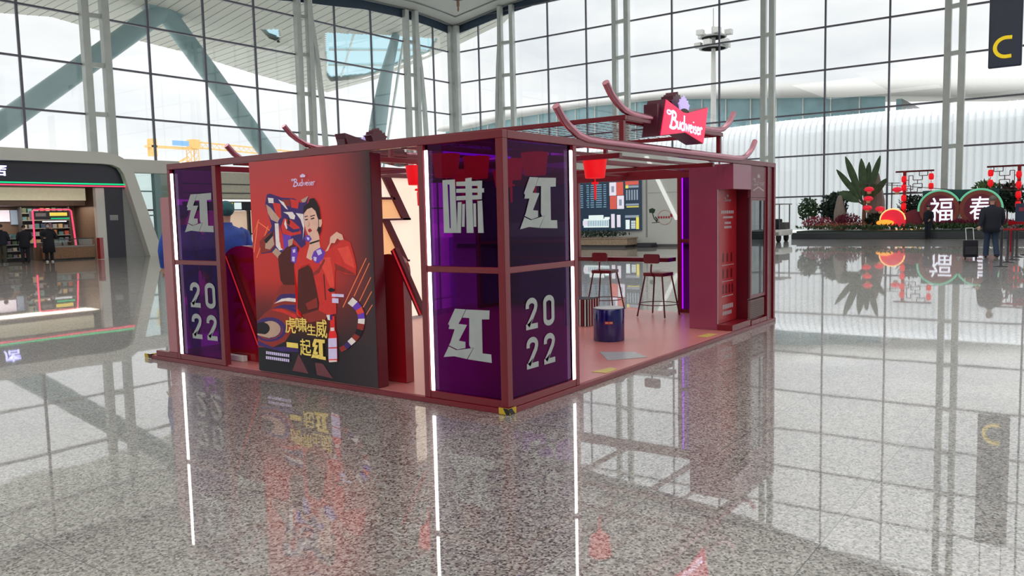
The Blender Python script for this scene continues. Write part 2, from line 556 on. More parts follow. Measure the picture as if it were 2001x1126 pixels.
def stroke(mb, pts, w, fmap, d=0.0, m=0, thick=0.0, closed=False):
    """a brush stroke of width w along 2-D points on a plane"""
    P_ = [Vector(p) for p in pts]
    n = len(P_)
    ws = w if isinstance(w, (list, tuple)) else [w] * n
    L_, R_ = [], []
    for i in range(n):
        if closed:
            t = (P_[(i + 1) % n] - P_[i - 1])
        else:
            t = P_[min(i + 1, n - 1)] - P_[max(i - 1, 0)]
        t = t.normalized() if t.length else Vector((1, 0))
        k = Vector((-t.y, t.x)) * ws[i] / 2
        L_.append(P_[i] + k); R_.append(P_[i] - k)
    for i in range(n if closed else n - 1):
        j = (i + 1) % n
        q = [tuple(L_[i]), tuple(L_[j]), tuple(R_[j]), tuple(R_[i])]
        if thick:
            mb.prism(q, fmap, d, d + thick, m)
        else:
            mb.add([fmap(a, b, d) for a, b in q], [(0, 1, 2, 3)], m)
def arc(cx, cy, rx, ry, a0, a1, n=10):
    return [(cx + rx * math.cos(math.radians(a0 + (a1 - a0) * i / n)), cy + ry * math.sin(math.radians(a0 + (a1 - a0) * i / n))) for i in range(n + 1)]
# lettering shapes in a unit box
HONG = [[(0.274, 0.992), (0.496, 0.992), (0.408, 0.819), (0.334, 0.698), (0.516, 0.692), (0.335, 0.366), (0.471, 0.356), (0.467, 0.235), (0.3, 0.191), (0.121, 0.258), (0.153, 0.308), (0.255, 0.587), (0.126, 0.585), (0.146, 0.651), (0.117, 0.682)],
        [(0.117, 0.235), (0.275, 0.175), (0.634, 0.251), (0.496, 0.022), (0.229, 0.05), (0.0, 0.012)],
        [(0.51, 0.99), (0.982, 1.0), (0.972, 0.831), (0.822, 0.82), (0.818, 0.165), (0.993, 0.161), (1.0, 0.0), (0.513, 0.019), (0.648, 0.258), (0.579, 0.246), (0.551, 0.303), (0.57, 0.83), (0.426, 0.829)]]
def put_hong(mb, fmap, a0, b0, a1, b1, d=0.0, m=0, th=0.0):
    for q in HONG:
        pts = [(a0 + (a1 - a0) * x, b0 + (b1 - b0) * y) for x, y in q]
        mb.prism(pts, fmap, d, d + th, m)
def put_digit(mb, ch, fmap, a0, b0, a1, b1, d, m=0):
    w, h = a1 - a0, b1 - b0
    t = w * 0.27
    if ch == '0':
        out = arc(0.5, 0.82, 0.5, 0.18, 0, 180, 10) + arc(0.5, 0.18, 0.5, 0.18, 180, 360, 10)
        pts = [(a0 + (t / 2) + (w - t) * x, b0 + t / 2 + (h - t) * y) for x, y in out]
        stroke(mb, pts, t, fmap, d, m, closed=True)
    else:
        pts = arc(0.5, 0.80, 0.5, 0.20, 180, -20, 12) + [(0.90, 0.62), (0.45, 0.30), (0.06, 0.05)]
        pts = [(a0 + (t / 2) + (w - t) * x, b0 + t / 2 + (h - t) * y) for x, y in [(0.0, 0.70)] + pts]
        stroke(mb, pts, t, fmap, d, m)
        mb.add([fmap(a, b, d) for a, b in ((a0, b0), (a1, b0), (a1, b0 + t), (a0, b0 + t))], [(0, 1, 2, 3)], m)
        mb.add([fmap(a, b, d) for a, b in ((a0, b0 + t), (a0 + t * 1.4, b0 + t), (a0 + w * .62, b0 + h * .34), (a0 + w * .22, b0 + h * .2))], [(0, 1, 2, 3)], m)
def put_script(mb, fmap, a0, b0, a1, b1, d=0.0, m=0, th=0.0, rise=0.0):
    """the brand script on the booth's own signs, drawn stroke by stroke in a unit box"""
    S = [
        (arc(0.06, 0.86, 0.05, 0.10, 20, 330, 12) + [(0.14, 0.98)], .020),
        ([(0.16, 0.97), (0.145, 0.6), (0.10, 0.05)], .034),
        (arc(0.16, 0.78, 0.085, 0.19, 95, -85, 9), .030),
        (arc(0.145, 0.31, 0.115, 0.27, 85, -130, 11), .034),
        ([(0.285, 0.50), (0.275, 0.2), (0.30, 0.08), (0.335, 0.14), (0.355, 0.50), (0.35, 0.06)], .026),
        (arc(0.425, 0.27, 0.042, 0.20, 60, 340, 12), .026),
        ([(0.475, 0.92), (0.468, 0.3), (0.475, 0.06)], .028),
        ([(0.515, 0.50), (0.525, 0.08), (0.555, 0.40), (0.575, 0.08), (0.61, 0.50)], .025),
        ([(0.635, 0.27), (0.69, 0.34)] + arc(0.665, 0.27, 0.036, 0.20, 30, 320, 12), .024),
        ([(0.735, 0.48), (0.732, 0.07)], .028),
        ([(0.738, 0.66), (0.738, 0.72)], .030),
        ([(0.815, 0.44), (0.785, 0.46), (0.775, 0.34), (0.815, 0.20), (0.80, 0.07), (0.765, 0.08)], .024),
        ([(0.845, 0.27), (0.90, 0.34)] + arc(0.872, 0.27, 0.036, 0.20, 30, 320, 12), .024),
        ([(0.935, 0.50), (0.93, 0.07)], .028),
        ([(0.935, 0.36), (0.965, 0.50), (0.995, 0.44)], .026)]
    W_, H_ = a1 - a0, b1 - b0
    for pts, w in S:
        stroke(mb, [(a0 + W_ * x, b0 + H_ * y + rise * x) for x, y in pts], w * W_, fmap, d, m, th)
def put_crown(mb, fmap, cx, cy, w, h, d=0.0, m=0, th=0.0):
    pts = [(-.36, 0), (.36, 0), (.42, .30), (.5, .42), (.36, .52), (.34, .72), (.22, .62), (.16, .86), (.05, .82), (0, 1), (-.05, .82), (-.16, .86), (-.22, .62), (-.34, .72), (-.36, .52), (-.5, .42), (-.42, .30)]
    pts = [(cx + w * x, cy + h * y) for x, y in pts]
    mb.prism(pts, fmap, d, d + th, m)

def lerp_tab(tab, x):
    tab = sorted(tab)
    if x <= tab[0][0]:
        return tab[0][1]
    for (a, p), (b, q) in zip(tab, tab[1:]):
        if x <= b:
            return p + (q - p) * (x - a) / (b - a)
    return tab[-1][1]
ART=[('ray',[(1455,871),(1669,1174),(1660,1177),(1445,873)]),('ray',[(1524,829),(1682,1049),(1673,1052),(1514,832)]),('ray',[(1569,775),(1686,923),(1677,927),(1559,779)]),('ray',[(1604,711),(1687,803),(1678,807),(1595,714)]),('ray',[(1302,763),(1633,1217),(1623,1220),(1291,766)]),('ray',[(20,1259),(107,1564),(93,1565),(6,1260)]),('ray',[(59,1204),(268,1518),(255,1521),(46,1207)]),('ray',[(95,1561),(279,1473),(288,1480),(104,1568)]),('ray',[(-13,1411),(125,1584),(113,1588),(-26,1415)]),('dred',[(-19,399),(14,565),(131,646),(243,701),(311,826),(425,946),(630,952),(683,663),(621,564),(439,383),(242,312),(-8,293)]),('navy',[(342,809),(418,852),(628,865),(639,822),(491,816),(317,775)]),('white',[(292,752),(415,806),(528,821),(642,816),(644,783),(470,787),(393,775)]),('navy',[(263,708),(467,754),(653,709),(665,674),(483,710),(408,715)]),('navy',[(372,744),(634,756),(669,722),(559,729)]),('red',[(242,689),(407,709),(628,660),(643,613),(460,663)]),('navy',[(468,506),(449,463),(402,424),(330,391),(243,370),(151,363),(64,372),(-6,395),(-51,429),(-64,472),(-44,516),(7,557),(82,589),(170,609),(262,614),(347,604),(413,581),(455,547)]),('dred',[(414,503),(399,468),(359,435),(300,408),(228,391),(151,385),(79,392),(20,411),(-16,440),(-27,474),(-11,511),(31,544),(93,571),(167,587),(243,591),(313,583),(369,564),(404,536)]),('navy',[(402,512),(388,477),(352,444),(299,418),(234,401),(166,396),(102,404),(50,423),(17,452),(8,487),(23,523),(61,556),(116,582),(182,598),(250,601),(312,593),(362,574),(393,545)]),('beige',[(380,503),(368,474),(338,447),(293,425),(239,411),(182,407),(128,413),(85,429),(58,453),(50,482),(62,512),(94,539),(140,561),(195,574),(252,577),(305,570),(346,554),(373,531)]),('black',[(210,499),(200,477),(176,456),(140,439),(96,428),(50,425),(7,430),(-27,442),(-49,460),(-55,482),(-45,506),(-20,527),(17,544),(61,554),(107,557),(149,551),(183,539),(204,521)]),('beige',[(-2,436),(134,435),(271,432),(190,401),(-4,419)]),('navy',[(-2,363),(242,312),(436,334),(640,325),(638,295),(375,280),(4,313)]),('mauve',[(532,104),(637,277),(770,97)]),('black',[(637,277),(991,224),(842,104),(770,97)]),('mauve',[(876,214),(990,213),(1120,85),(895,97)]),('navy',[(269,1828),(320,1835),(493,1789),(672,1778),(780,1729),(895,1798),(849,1696),(809,1574),(811,1451),(816,1338),(750,1306),(674,1369),(628,1400),(560,1369),(502,1253),(401,1241),(301,1262),(126,1244),(116,1369),(284,1476),(321,1518),(271,1647),(235,1734)]),('red',[(352,1746),(472,1732),(475,1601),(418,1565),(376,1677)]),('red',[(623,1775),(750,1750),(729,1679),(633,1691)]),('dred',[(500,1768),(623,1769),(618,1702),(553,1709)]),('red',[(511,1590),(624,1572),(740,1503),(760,1441),(613,1421),(483,1443),(464,1517)]),('navy',[(548,1537),(650,1483),(763,1493),(729,1462),(632,1452),(536,1484)]),('purple',[(467,1443),(613,1421),(593,1369),(520,1263),(462,1274)]),('beige',[(249,1733),(318,1699),(448,1591),(416,1549),(318,1582),(271,1647)]),('white',[(283,1796),(368,1788),(369,1740),(291,1745)]),('white',[(507,1651),(646,1650),(686,1612),(670,1577),(609,1586),(579,1625)]),('white',[(694,1638),(804,1626),(815,1513),(779,1379),(795,1492),(761,1575)]),('white',[(442,1775),(523,1746),(583,1672),(551,1683),(489,1732)]),('white',[(371,1544),(428,1544),(431,1369),(475,1289),(421,1279),(371,1326)]),('red',[(441,1538),(483,1432),(496,1284),(448,1305),(428,1411)]),('white',[(536,1589),(562,1495),(544,1484),(515,1537)]),('black',[(577,1599),(607,1557),(588,1520),(561,1547)]),('dred',[(127,1250),(119,1369),(229,1439),(351,1467),(366,1337),(285,1272)]),('beige',[(214,1364),(334,1422),(349,1337),(277,1288),(201,1299)]),('black',[(190,1380),(343,1470),(334,1422),(222,1347)]),('beige',[(310,1262),(372,1305),(461,1252),(398,1204)]),('beige',[(782,1759),(894,1794),(844,1737),(804,1733)]),('brown',[(400,1220),(523,1306),(624,1348),(718,1306),(657,1132),(409,1128)]),('brown',[(397,1204),(669,1230),(639,952),(463,947),(419,988)]),('beige',[(561,1379),(644,1400),(624,1337),(565,1316)]),('red',[(634,1136),(688,1254),(782,1301),(923,1302),(917,1210),(842,1151),(752,1132),(695,1090),(661,876),(637,661),(717,629),(665,674)]),('red',[(862,1174),(908,1083),(963,853),(978,772),(951,678),(949,648),(1209,703),(1212,806),(1200,953),(1218,1112),(1364,1070),(1493,1068),(1505,1140),(1472,1260),(1433,1360),(1335,1393),(1266,1343),(1163,1303),(1026,1280),(920,1256)]),('bred',[(987,1211),(1158,1224),(1184,1100),(1200,953),(1140,940),(1080,1063)]),('bred',[(1263,1304),(1412,1326),(1454,1227),(1481,1128),(1354,1170)]),('dred',[(1213,1168),(1319,1136),(1493,1073),(1397,1073),(1226,1110)]),('dred',[(880,1059),(980,1107),(1073,1212),(1088,1189),(995,1073),(906,1042)]),('black',[(1054,1063),(1065,822),(1077,823),(1066,1063)]),('black',[(1105,921),(1149,940),(1210,928),(1197,905),(1137,898)]),('brown',[(695,1096),(842,1145),(896,1105),(943,945),(979,789),(939,630),(822,594),(720,677),(659,722)]),('dred',[(781,775),(945,840),(956,748),(813,717)]),('dred',[(719,665),(954,724),(1090,685),(1052,637),(804,593)]),('skin',[(879,1338),(1020,1368),(1031,1297),(951,1251),(892,1189),(823,1214),(852,1286)]),('purple',[(899,1220),(937,1277),(1032,1313),(1097,1268),(1058,1204),(991,1160),(930,1179)]),('lilac',[(968,1282),(1031,1297),(1051,1257),(996,1236)]),('lilac',[(926,1225),(972,1221),(961,1180),(931,1190)]),('purple',[(608,1306),(690,1322),(702,1254),(662,1155),(592,1174)]),('lilac',[(628,1290),(669,1296),(667,1264),(631,1259)]),('lilac',[(615,1222),(656,1222),(648,1175),(612,1180)]),('skin',[(884,1420),(1011,1470),(1024,1389),(1015,1343),(878,1333)]),('black',[(880,1356),(1021,1384),(1020,1369),(885,1340)]),('hair',[(808,1625),(822,1697),(890,1730),(908,1765),(970,1771),(1006,1737),(1041,1681),(1052,1580),(1055,1479),(1023,1419),(999,1470),(990,1612),(903,1695)]),('skin',[(817,1625),(851,1665),(927,1696),(979,1672),(1018,1611),(1017,1510),(983,1460),(934,1417),(872,1418),(835,1482),(818,1554)]),('hair',[(812,1625),(834,1686),(905,1715),(973,1703),(1037,1631),(1033,1570),(1013,1581),(985,1650),(933,1684),(870,1670)]),('skin',[(1027,1570),(1067,1572),(1070,1535),(1050,1502),(1026,1502)]),('hair',[(828,1603),(874,1610),(875,1603),(829,1594)]),('hair',[(906,1605),(975,1617),(978,1609),(909,1597)]),('black',[(829,1576),(872,1581),(870,1569),(832,1567)]),('black',[(914,1583),(966,1592),(965,1580),(917,1572)]),('shade',[(875,1563),(888,1522),(860,1514),(875,1508),(901,1520)]),('lip',[(867,1479),(899,1491),(928,1470),(896,1452),(871,1459)]),('purple',[(808,1399),(846,1428),(885,1425),(917,1389),(880,1363),(834,1371)]),('lilac',[(844,1410),(883,1404),(878,1379),(851,1384)]),('skin',[(1097,1273),(1162,1348),(1176,1408),(1265,1456),(1337,1429),(1354,1383),(1304,1378),(1269,1396),(1232,1353),(1185,1353),(1136,1283)]),('white',[(1373,806),(1434,775),(1505,826),(1441,863)]),('purple',[(1434,775),(1475,744),(1556,783),(1505,826)]),('bred',[(1475,744),(1497,710),(1583,731),(1556,783)]),('purple',[(1497,710),(1504,671),(1590,678),(1583,731)]),('white',[(1504,671),(1497,631),(1582,627),(1590,678)]),('dred',[(1497,631),(1481,581),(1560,568),(1582,627)]),('black',[(1481,581),(1452,534),(1519,509),(1560,568)]),('dred',[(1452,534),(1408,496),(1462,462),(1519,509)]),('white',[(1408,496),(1351,456),(1400,421),(1462,462)]),('navy',[(1351,456),(1296,415),(1335,377),(1400,421)]),('dred',[(1296,415),(1233,388),(1262,348),(1335,377)]),('bottle',[(1130,676),(1188,679),(1187,553),(1209,503),(1202,253),(1079,242),(1095,501),(1120,549)]),('white',[(1076,682),(1124,687),(1124,635),(1095,639)]),('navy',[(1124,687),(1162,691),(1158,641),(1128,639)]),('lilac',[(1089,463),(1205,476),(1200,280),(1080,265)]),('red',[(1087,378),(1204,391),(1203,379),(1087,367)]),('white',[(1127,566),(1178,572),(1179,541),(1125,535)]),('white',[(1086,256),(1193,268),(1195,252),(1089,238)]),('lilac',[(1167,886),(1329,887),(1327,860),(1165,858)]),('lilac',[(1168,845),(1255,846),(1252,801),(1165,801)]),('lilac',[(144,267),(168,268),(166,238),(142,237)]),('lilac',[(176,267),(200,268),(197,238),(174,237)]),('lilac',[(208,267),(231,268),(229,238),(206,237)]),('lilac',[(240,267),(263,267),(261,237),(237,237)]),('lilac',[(271,267),(294,267),(292,237),(269,237)]),('lilac',[(302,266),(326,267),(323,237),(300,237)]),('lilac',[(334,266),(357,267),(355,237),(331,236)]),('lilac',[(365,266),(388,267),(386,237),(363,236)]),('lilac',[(396,266),(419,267),(416,237),(394,236)]),('lilac',[(427,266),(449,267),(447,237),(424,236)]),('lilac',[(457,266),(480,266),(478,237),(455,236)]),('lilac',[(488,266),(510,266),(508,237),(486,236)]),('lilac',[(140,217),(164,218),(162,187),(138,187)]),('lilac',[(172,217),(196,218),(193,187),(170,187)]),('lilac',[(204,217),(228,218),(225,187),(202,187)]),('lilac',[(236,217),(259,217),(257,188),(233,187)]),('lilac',[(267,217),(291,217),(288,188),(265,187)]),('lilac',[(299,217),(322,217),(320,188),(296,187)]),('lilac',[(330,217),(353,217),(351,188),(328,187)]),('lilac',[(361,217),(384,217),(382,188),(359,187)]),('lilac',[(392,217),(415,217),(413,188),(390,187)]),('lilac',[(423,217),(446,217),(443,188),(421,187)]),('lilac',[(454,217),(476,217),(474,188),(451,187)]),('lilac',[(484,216),(507,217),(505,188),(482,187)])]

# ================================================================ THE HALL
XR, YL = 47.0, 40.1          # glass walls: window_1 at Y = YL, window_2 at X = XR
HR = [(40.1, 17.2), (34, 18.1), (23.6, 19.0), (15, 19.8), (9, 20.9), (-45, 25.0)]        # ceiling height along window_2
HL = [(47, 17.2), (44.5, 17.45), (41, 17.6), (37, 17.45), (34, 17.1), (31, 16.8), (22, 15.6), (11, 15.0), (-45, 15.0)]
def ceil_z(x, y):
    return lerp_tab(HR, y) + lerp_tab(HL, x) - 17.2

mb = MB().box(-45, XR + .2, -45, YL + .2, -0.2, 0.0)
struct(mb.build('floor', 'floor', at=(0, 0, 0)))
mb = MB()
xs = [-45 + 92 * i / 46 for i in range(47)] + []
ys = [-45 + 85.1 * i / 46 for i in range(47)]
vs_ = [(x, y, ceil_z(x, y)) for x in xs for y in ys] + [(x, y, ceil_z(x, y) + 0.5) for x in xs for y in ys]
n_ = len(ys); o_ = len(xs) * n_
fs = []
for i in range(len(xs) - 1):
    for j in range(n_ - 1):
        a = i * n_ + j
        fs.append((a, a + 1, a + n_ + 1, a + n_))
        fs.append((o_ + a, o_ + a + n_, o_ + a + n_ + 1, o_ + a + 1))
mb.add(vs_, fs, 0, True)
struct(mb.build('ceiling', 'ceiling_white', at=(0, 0, 0)))
# the seam of the ceiling's edge panel
mb = MB()
for off, w in ((1.6, .10), (0.35, .16)):
    pr = [(XR - off, y, ceil_z(XR - off, y) - .03) for y in [YL - off - 1.6 * k for k in range(30)]]
    pl = [(x, YL - off, ceil_z(x, YL - off) - .03) for x in [XR - off - 1.6 * k for k in range(30)]]
    for pp in (pr, pl):
        for a, b in zip(pp, pp[1:]):
            mb.bar(a, b, w, .06)
struct(mb.build('trim_1', 'grey'))
struct(MB().box(-45.3, -45, -45, YL, 0, 15).build('wall_back', 'panel_white'))
struct(MB().box(-45, XR, -45.3, -45, 0, 24).build('wall_side', 'panel_white'))

TZ = [2.43, 4.98, 7.54, 10.12, 12.69, 15.18, 17.7, 20.2, 22.7]
def curtain(name, along, fixed, edges, mull):
    """a glazed wall with its grid: along = 'x' or 'y'"""
    hz = (lambda t: ceil_z(t, fixed)) if along == 'x' else (lambda t: ceil_z(fixed, t))
    fm = (lambda t, z, d=0.0: Vector((t, fixed + d, z))) if along == 'x' else (lambda t, z, d=0.0: Vector((fixed + d, t, z)))
    t0, t1 = edges
    root = thing(name, None, None, tuple(fm((t0 + t1) / 2, 0)))
    root['kind'] = 'structure'
    ts = [t0 + (t1 - t0) * i / 40 for i in range(41)]
    mb = MB()
    vs_ = [fm(t, 0, d) for d in (.02, .06) for t in ts] + [fm(t, hz(t) + .1, d) for d in (.02, .06) for t in ts]
    n = len(ts)
    fs = []
    for i in range(n - 1):
        fs += [(i, i + 1, 2 * n + i + 1, 2 * n + i), (n + i, 3 * n + i, 3 * n + i + 1, n + i + 1)]
    mb.add(vs_, fs)
    mb.build('glazing', 'window_glass', root)
    mb = MB()
    for t in mull:
        h = hz(t) + .1
        mb.bar(fm(t, 0, -.03), fm(t, h, -.03), .10, .12, up=(1, 0, 0))
    mb.build('mullion_grid', 'mullion', root)
    mb = MB()
    for z in TZ:
        run = [t for t in ts if hz(t) > z - .1]
        if len(run) > 1:
            mb.bar(fm(run[0], z, -.05), fm(run[-1], z, -.05), .14, .10)
    mb.build('transom_grid', 'mullion', root)
    mb = MB()                                        # dark band under the ceiling
    for a, b in zip(ts, ts[1:]):
        mb.add([fm(a, hz(a) - .62, .0), fm(b, hz(b) - .62, .0), fm(b, hz(b) + .1, .0), fm(a, hz(a) + .1, .0),
                fm(a, hz(a) - .62, -.1), fm(b, hz(b) - .62, -.1), fm(b, hz(b) + .1, -.1), fm(a, hz(a) + .1, -.1)],
               [(0, 1, 2, 3), (4, 7, 6, 5), (0, 4, 5, 1)])
    mb.build('spandrel_band', 'spandrel', root)
    return root
curtain('window_1', 'x', YL, (-20, XR), [-14.6, -11.1, -7.6, -4.1, -.6, 2.9, 6.4, 9.98, 13.48, 20.32, 23.85, 27.46, 34.13, 37.6, 44.4])
curtain('window_2', 'y', XR, (-22, YL), [-17.8, -14.3, -7.3, -3.8, -.3, 6.74, 10.38, 17.15, 20.54, 27.35, 30.74, 37.44])

# free-standing steel columns inside the glass: a flat post against the glass, one or two posts in front, rungs, a bowed outer chord
def column(name, label, base, inward, side, w, bow, posts=2, group='steel columns of the glass walls'):
    bx, by = base
    inward, side = Vector(inward), Vector(side)
    h = ceil_z(bx, by) - .05
    root = thing(name, label, 'column', (bx, by, 0), group)
    B = Vector((bx, by, 0))
    for k in range(posts):
        c = B + inward * (.25 + .25 * k) + side * (w * (k / max(1, posts - 1) - .5))
        hw = .19 if abs(inward.y) > .5 else .17
        mb = MB().box(c.x - hw, c.x + hw, c.y - hw, c.y + hw, 0, h)
        mb.build('post', 'steel', root)
    for z in TZ:
        if z < h - .4:
            c0 = B + inward * .25 - side * w * .5
            c1 = B + inward * .5 + side * w * .5
            MB().bar((c0.x, c0.y, z), (c1.x, c1.y, z), .18, .24).build('rung', 'steel', root)
    if bow:
        pts = []
        for k in range(13):
            t = k / 12
            q = B + inward * .55 + side * (w * .5 + lerp_tab([(0, bow), (7, bow), (10, bow * .84), (13.2, bow * .47), (15.2, bow * .1), (18, 0)], h * t))
            pts.append((q.x, q.y, h * t))
        mb = MB()
        for a, b in zip(pts, pts[1:]):
            mb.bar(a, b, .26, .30, up=(1, 0, 0))
        mb.build('bowed_chord', 'steel', root)
    return root
column('steel_column', 'twin-post steel column rising behind the red lantern gates and flower display', (XR, 3.3), (-1, 0, 0), (0, -1, 0), .75, 0)
column('steel_column', 'twin-post steel column directly above the drinks fridge end of the red booth', (XR, 13.8), (-1, 0, 0), (0, -1, 0), .62, 0)
column('steel_column', 'twin-post steel column rising behind the red curved roof tubes of the booth', (XR, 24.3), (-1, 0, 0), (0, -1, 0), 1.1, 0)
column('steel_column', 'slim steel column on the wall with the floodlight mast, nearest to the hall corner', (XR, 34.4), (-1, 0, 0), (0, 1, 0), .95, .5)
column('steel_column', 'twin-post steel column standing above the shop, in front of the sloping outdoor strut', (17.15, YL), (0, -1, 0), (1, 0, 0), .95, 0)
column('steel_column', 'bowed steel column above the large poster, in front of the outdoor canopy', (31.1, YL), (0, -1, 0), (1, 0, 0), .75, .95)
column('steel_column', 'bowed steel column beside the hall corner, in front of the canopy skylight', (41.5, YL), (0, -1, 0), (1, 0, 0), .8, .85)
column('steel_column', 'square steel post standing exactly in the corner of the two glass walls', (XR - .3, YL - .2), (-.6, -.6, 0), (1, -1, 0), .35, 0)

# ================================================================ OUTSIDE THE GLASS
struct(MB().box(-150, 260, -150, 330, -0.8, -0.3).build('ground_1', 'concrete', at=(0, 0, -.8)))
# entrance canopy beyond window_1: a big white soffit with openings
E1 = [(-40, 22.0), (13.8, 19.5), (23.2, 18.3), (27.0, 18.7), (31.5, 18.2), (39.2, 17.6), (46.5, 16.6), (51.3, 16.1), (55.8, 15.8)]
E2 = [(66, 15.8), (58.3, 16.3), (55.3, 16.8), (48, 18.0), (41.4, 19.4), (40.3, 20.1)]
def can_z(x, y):
    return lerp_tab(E1, x) + lerp_tab(E2, y) - 15.8
CAM = Vector((-4.954, -3.724, 1.55))
can = thing('entrance_canopy', 'big white canopy roof outside the glass wall above the shop', 'canopy', (20, 55, 15))
nx, ny = 300, 170
cx_ = [-20 + 75.8 * i / nx for i in range(nx + 1)]
cy_ = [40.5 + 25.5 * j / ny for j in range(ny + 1)]
OPEN_A = [(44.3, 52.7), (48.4, 49.6), (53.0, 47.0), (55.2, 50.2), (55.0, 54.9), (54.9, 58.6), (53.2, 62.3), (51.6, 61.1)]
OPEN_B = [(39.9, 56.1), (41.1, 54.9), (42.7, 57.1), (41.3, 56.9)]
def inside(poly, x, y):
    c = False
    for (x0, y0), (x1, y1) in zip(poly, poly[1:] + poly[:1]):
        if (y0 > y) != (y1 > y) and x < (x1 - x0) * (y - y0) / (y1 - y0) + x0:
            c = not c
    return c
def in_opening(x, y):
    return inside(OPEN_A, x, y) or inside(OPEN_B, x, y)
mb = MB()
mg = [MB(), MB()]
ix = {}
def cv_(i, j, up):
    k = (i, j, up)
    if k not in ix:
        ix[k] = len(mb.v)
        mb.v.append(Vector((cx_[i], cy_[j], can_z(cx_[i], cy_[j]) + (.5 if up else 0))))
    return ix[k]
for i in range(nx):
    for j in range(ny):
        if in_opening((cx_[i] + cx_[i + 1]) / 2, (cy_[j] + cy_[j + 1]) / 2):
            mg[0 if cx_[i] > 43.4 else 1].add([(cx_[a], cy_[b], can_z(cx_[a], cy_[b]) + .3) for a, b in ((i, j), (i + 1, j), (i + 1, j + 1), (i, j + 1))], [(0, 1, 2, 3)])
            continue
        for up in (0, 1):
            mb.f.append((cv_(i, j, up), cv_(i + 1, j, up), cv_(i + 1, j + 1, up), cv_(i, j + 1, up)))
            mb.mi.append(0); mb.sm.append(True)
# thin joints of the soffit boards
mj = MB()
for k in range(88):
    x = -19 + k * .85
    for j in range(0, ny, 8):
        a, b = cy_[j], cy_[min(j + 8, ny)]
        if not (in_opening(x, a) or in_opening(x, b)):
            mj.bar((x, a, can_z(x, a) - .01), (x, b, can_z(x, b) - .01), .05, .03)
mb.build('soffit', 'canopy_white', can)
for g_ in mg:
    g_.build('skylight', 'skylight_glass', can)
mj.build('board_joint', 'grey', can)
mb = MB()
for (xa, ya), (xb, yb) in (((47.2, 55.6), (54.6, 50.0)), ((49.6, 58.5), (55.0, 54.6)), ((46.4, 51.2), (53.0, 60.5)), ((50.6, 48.4), (55.0, 54.2))):
    mb.bar((xa, ya, can_z(xa, ya) + .2), (xb, yb, can_z(xb, yb) + .2), .13, .2)
mb.build('skylight_bar', 'panel_white', can)
# V-shaped struts that carry the canopy
vs2 = thing('canopy_strut', 'teal-grey V-shaped strut outside, its two legs meeting under the canopy', 'strut', (32, 58, 0))
for nm, end in (('leg', (11.0, 58, 1.9)), ('leg', (48.6, 58, -.3))):
    a = Vector((32.1, 58, 18.9)); b = Vector(end)
    MB().tube([a, a.lerp(b, .5), b], .78, 18).build(nm, 'teal_steel', vs2)
MB().tube([(30.5, 58, 18.9), (31.4, 58, 19.3), (32.8, 58, 19.3), (33.7, 58, 18.9)], [.55, .85, .85, .6], 16).build('apex_node', 'teal_steel', vs2)
s3 = thing('canopy_strut', 'tapering teal strut outside that leans up to the canopy skylight', 'strut', (47, 48.7, 0))
MB().tube([(43.8, 48.7, -.3), (45.5, 48.7, 6.2), (46.7, 48.7, 11.0), (47.7, 48.7, 14.6), (49.1, 48.7, 18.3)], [.62, .80, .74, .56, .36], 14).build('shaft', 'teal_steel', s3)
MB().tube([(45.6, 48.2, 3), (49.6, 48.2, 18.0)], .11, 8).build('tie_rod', 'steel', s3)

# second terminal beyond window_2: curved roof edge over teal glass
tb = thing('terminal_building', 'distant terminal with a beige roof edge and teal glass outside the right glass wall', 'building', (104, 40, -.3))
RT = [(83.3, 17.5), (72.2, 18.7), (58.9, 18.8), (46.5, 18.7), (32.0, 18.1), (17.3, 16.8), (3.9, 15.4), (-40, 12)]
GT = [(83.3, 16.4), (72.2, 17.4), (58.9, 17.8), (46.5, 17.6), (32.0, 16.2), (17.0, 14.9), (3.9, 13.5), (-40, 10)]
yy = [-40 + 128 * k / 64 for k in range(65)]
mb = MB()
for a, b in zip(yy, yy[1:]):
    P_ = [Vector((x, y, z)) for x, y, z in ((98.6, a, lerp_tab(GT, a)), (98.6, b, lerp_tab(GT, b)), (100, b, lerp_tab(RT, b)), (100, a, lerp_tab(RT, a)), (130, a, lerp_tab(RT, a) + .5), (130, b, lerp_tab(RT, b) + .5), (100.5, a, lerp_tab(GT, a)), (100.5, b, lerp_tab(GT, b)))]
    mb.add(P_, [(0, 1, 2, 3), (3, 2, 5, 4), (0, 6, 7, 1)], 0, True)
mb.build('roof_edge', 'fascia_beige', tb)
mb = MB()
for a, b in zip(yy, yy[1:]):
    if a > 16.4:
        mb.add([(101, a, -.3), (101, b, -.3), (101, b, lerp_tab(GT, b) + .1), (101, a, lerp_tab(GT, a) + .1), (125, a, -.3), (125, b, -.3)], [(0, 1, 2, 3)])
mb.box(101, 125, 16.2, 16.8, -.3, 14.6)
mb.build('glass_front', 'teal_glass', tb)
mb = MB()
for k in range(20):
    y = 17.5 + k * 3.4
    mb.bar((100.9, y, 0), (100.9, y, lerp_tab(GT, y)), .12, .2, up=(1, 0, 0))
mb.build('glass_fin', 'panel_white', tb)
mb = MB().box(101.2, 125, -40, 16.2, -.3, 13.0)
mb.build('end_wall', 'fascia_beige', tb)
